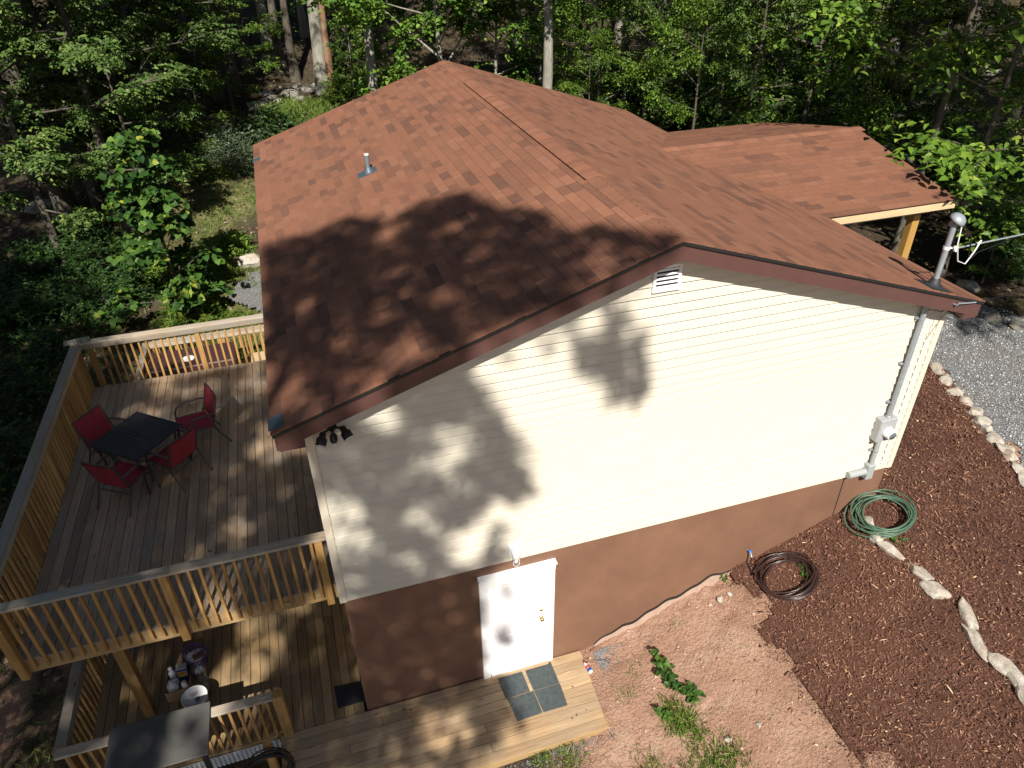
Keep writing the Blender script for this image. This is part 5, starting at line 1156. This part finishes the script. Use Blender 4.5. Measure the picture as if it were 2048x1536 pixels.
for u, w, s in ((410, 555, .7), (470, 500, .5), (385, 630, .7), (335, 560, .7), (430, 515, .5)): put_bush(B_green, u, w, s, 'green leafy shrub between the tulip tree and the house', 'green shrubs behind the deck')
for u, w, s in ((470, 640, .5), (500, 645, .4), (425, 655, .6), (440, 560, .6), (400, 300, 1.0), (420, 345, .9), (380, 660, .8)): put_bush(B_fern, u, w, s, 'yellow-green fern clump behind the deck', 'fern clumps behind the deck', 'fern')
for u, w, s in ((700, 175, .9), (690, 205, .8), (1150, 200, 1.0), (1340, 275, .9), (1440, 270, 1.0)): put_bush(B_green, u, w, s, 'leafy green bush showing over the far roof edge', 'bushes behind the roof edge')
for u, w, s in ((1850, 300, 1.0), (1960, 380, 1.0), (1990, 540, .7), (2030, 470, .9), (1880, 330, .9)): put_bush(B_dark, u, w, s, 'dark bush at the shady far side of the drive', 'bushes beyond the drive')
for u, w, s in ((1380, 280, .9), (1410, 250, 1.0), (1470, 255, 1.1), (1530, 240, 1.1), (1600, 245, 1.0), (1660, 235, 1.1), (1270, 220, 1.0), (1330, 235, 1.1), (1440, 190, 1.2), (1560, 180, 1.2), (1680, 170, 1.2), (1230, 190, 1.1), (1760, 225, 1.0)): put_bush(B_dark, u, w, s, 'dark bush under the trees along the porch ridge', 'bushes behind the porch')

# ---- woodland boulders
for i, (u, w, s) in enumerate(((520, 215, .5), (545, 200, .45), (560, 212, .4), (580, 195, .55), (600, 205, .4), (620, 185, .5), (535, 190, .4), (566, 180, .35), (596, 178, .35), (510, 225, .35), (550, 225, .3), (640, 175, .4), (75, 415, .55), (90, 408, .4), (65, 425, .4))):
    p = ong(u, w); o = piece('boulder', rock_mesh(300 + i, s * 1.2, s * .8, s * .45, M['woodrock'], 2), (p.x, p.y, float(Gd(p.x, p.y)) + s * .1), None, (0, 0, i * 1.7)); tag(o, 'pale boulder on the sunlit stony slope behind the house' if i < 12 else 'pale rock at the foot of the deck-side oaks', 'boulder', 'boulders on the stony slope' if i < 12 else 'rocks under the oaks')
for i, (u, w, s) in enumerate(((1500, 195, .5), (1540, 205, .7), (1570, 215, .5), (1470, 215, .5), (1860, 190, .7), (1880, 225, .9), (1830, 215, .5), (1840, 560, .45), (1985, 640, .3), (1930, 575, .3), (2040, 655, .3), (1780, 240, .5), (1370, 270, .4), (1600, 180, .5), (1960, 160, .6)  )):
    p = ong(u, w); o = piece('boulder', rock_mesh(340 + i, s * 1.2, s * .8, s * .5, M['woodrock'], 2), (p.x, p.y, float(Gd(p.x, p.y)) + s * .12), None, (0, 0, i * 1.3)); tag(o, 'grey boulder in the shade of the wood beyond the porch and drive', 'boulder', 'boulders in the shady wood')

# ---- forest floor litter and low growth (nobody could count these)
n = 42000; x = RNG.uniform(-16, 34, n); y = RNG.uniform(2, 46, n); k = (((y > 11.2) | (x > 13.5)) | (x < -4.2)) & ~inpoly(x, y, GRAVEL); x = x[k]; y = y[k]; n = len(x)
Pn = np.stack([x, y, Gd(x, y) + RNG.uniform(.01, .05, n)], -1); A = RNG.normal(0, 1, (n, 3)); A[:, 2] *= .25; N = RNG.normal(0, .35, (n, 3)) + np.array([0, 0, 1.])
V, T, to = leaf_arrays(Pn, A, N, RNG.uniform(.07, .14, n), .6, RNG.random(n))
tag(link(D.objects.new('leaf_litter', mesh_np('leaf_litter', V, T, tone_mat('dead_leaves', [(0, (.04, .026, .016)), (.5, (.115, .075, .045)), (.85, (.21, .145, .085)), (1, (.36, .27, .17))]), to))), 'brown fallen leaves over the forest floor', 'leaves', kind='stuff')
def blades(name, cx, label, cat, mat):
    """cx: list of (x, y, spread, count, length)"""
    Ps, Ls = [], []
    for (a, b, sp, c_, l) in cx:
        q = RNG.normal(0, sp, (c_, 2)); Ps.append(np.stack([a + q[:, 0], b + q[:, 1]], -1)); Ls.append(RNG.uniform(.5, 1.2, c_) * l)
    Pp = np.concatenate(Ps); L = np.concatenate(Ls); n = len(L); z = Gd(Pp[:, 0], Pp[:, 1]); P3 = np.concatenate([Pp, z[:, None]], 1)
    A = RNG.normal(0, .55, (n, 3)); A[:, 2] = RNG.uniform(.4, 1.2, n); N = RNG.normal(0, 1, (n, 3))
    V, T, to = leaf_arrays(P3, A, N, L, .09, np.clip(RNG.normal(.5, .25, n), 0, 1), .1, .3); return tag(link(D.objects.new(name, mesh_np(name, V, T, mat, to))), label, cat, kind='stuff')
G2 = lambda u, w: tuple(ong(u, w)[:2])
blades('grass', [(*G2(1340, 1420), .10, 260, .12), (*G2(1370, 1445), .09, 300, .13), (*G2(1395, 1470), .08, 160, .12), (*G2(1345, 1455), .08, 120, .12), (*G2(1450, 1520), .14, 420, .14), (*G2(1400, 1530), .15, 300, .12), (*G2(1300, 1530), .12, 200, .10), (*G2(1090, 1515), .10, 160, .12), (*G2(1140, 1520), .12, 200, .12), (*G2(1060, 1500), .06, 60, .1), (*G2(1250, 1390), .10, 60, .09), (*G2(1270, 1330), .10, 50, .08), (*G2(1350, 1250), .06, 40, .07)] + [(RNG.uniform(3.4, 5.6), RNG.uniform(-3.5, -.5), .10, 10, .07) for _ in range(26)], 'sparse tufts of grass on the red earth before the house', 'grass', LM['grass'])
gl = []
for _ in range(420):
    a, b = RNG.uniform(-8, 3.5), RNG.uniform(11.3, 27); gl.append((a, b, .35, 34, .20))
for _ in range(90): a, b = RNG.uniform(-9, -4.2), RNG.uniform(0, 11); gl.append((a, b, .3, 26, .18))
p = ong(612, 238); gl += [(p.x + RNG.normal(0, .8), p.y + RNG.normal(0, .6), .3, 120, .3) for _ in range(34)]
blades('meadow_grass', gl, 'rough grass and low growth behind and beside the decks', 'grass', LM['grass'])
# weeds on the red earth
def weed(u, w, h, nl, label, seed, group=None):
    rn = np.random.default_rng(seed); p = ong(u, w); z = float(Gd(p.x, p.y)); rt = root('weed', (p.x, p.y, z - .01), label, 'weed', group); mb = MB(); ps, ax = [], []
    for s in range(3):
        a = rn.uniform(0, 6.28); e = Vector((.10 * math.cos(a), .10 * math.sin(a), h)); mb.tube([(p.x, p.y, z - .02), Vector((p.x, p.y, z)) + e * .5, Vector((p.x, p.y, z)) + e], [.006, .004, .002], 5)
        for i in range(nl): t = (i + 1) / nl; b = rn.uniform(0, 6.28); ps.append(tuple(Vector((p.x, p.y, z)) + e * t)); ax.append((math.cos(b), math.sin(b), rn.uniform(-.1, .4)))
    mb.build('stem', LM['fern'], rt, w=(p.x, p.y, z)); n = len(ps); V, T, to = leaf_arrays(np.array(ps), np.array(ax), np.array([[0, 0, 1.]] * n) + rn.normal(0, .3, (n, 3)), rn.uniform(.07, .13, n), .6, rn.uniform(.2, .8, n)); link(D.objects.new('leaves', mesh_np('leaves', V, T, LM['tulip'], to)), rt, (0, 0, 0))
for i, (u, w, h) in enumerate(((1318, 1332, .22), (1325, 1350, .2), (1340, 1368, .16), (1375, 1385, .14), (1385, 1398, .12), (1358, 1378, .12), (1330, 1430, .14))): weed(u, w, h, 9, 'broad-leaved green weed growing in a line on the bare red earth', 50 + i, 'weeds on the red earth')
weed(1449, 1155, .10, 7, 'small weed at the foundation by the mulch tip', 70); weed(1612, 1150, .08, 6, 'small bright weed growing through the dark hose coil', 71); weed(1790, 1083, .08, 6, 'small weed under the green hose coil', 72)

n = 130; kx_ = RNG.random(n) * .62; x = np.where(kx_ < .55, RNG.uniform(-3.7, -.1, n), RNG.uniform(-1.1, 3.2, n)); y = np.where(kx_ < .55, RNG.uniform(.5, 6.4, n), RNG.uniform(-1.25, -.05, n)); z = np.where(kx_ < .55, ZD + .004, ZL + .004)
A = RNG.normal(0, 1, (n, 3)); A[:, 2] = .05; V, T, to = leaf_arrays(np.stack([x, y, z], -1), A, RNG.normal(0, .25, (n, 3)) + np.array([0, 0, 1.]), RNG.uniform(.02, .055, n), .5, RNG.random(n), .1, -.1)
tag(link(D.objects.new('fallen_leaves', mesh_np('fallen_leaves', V, T, D.materials['dead_leaves'], to))), 'scattered small fallen leaves on the deck boards', 'leaves', kind='stuff')
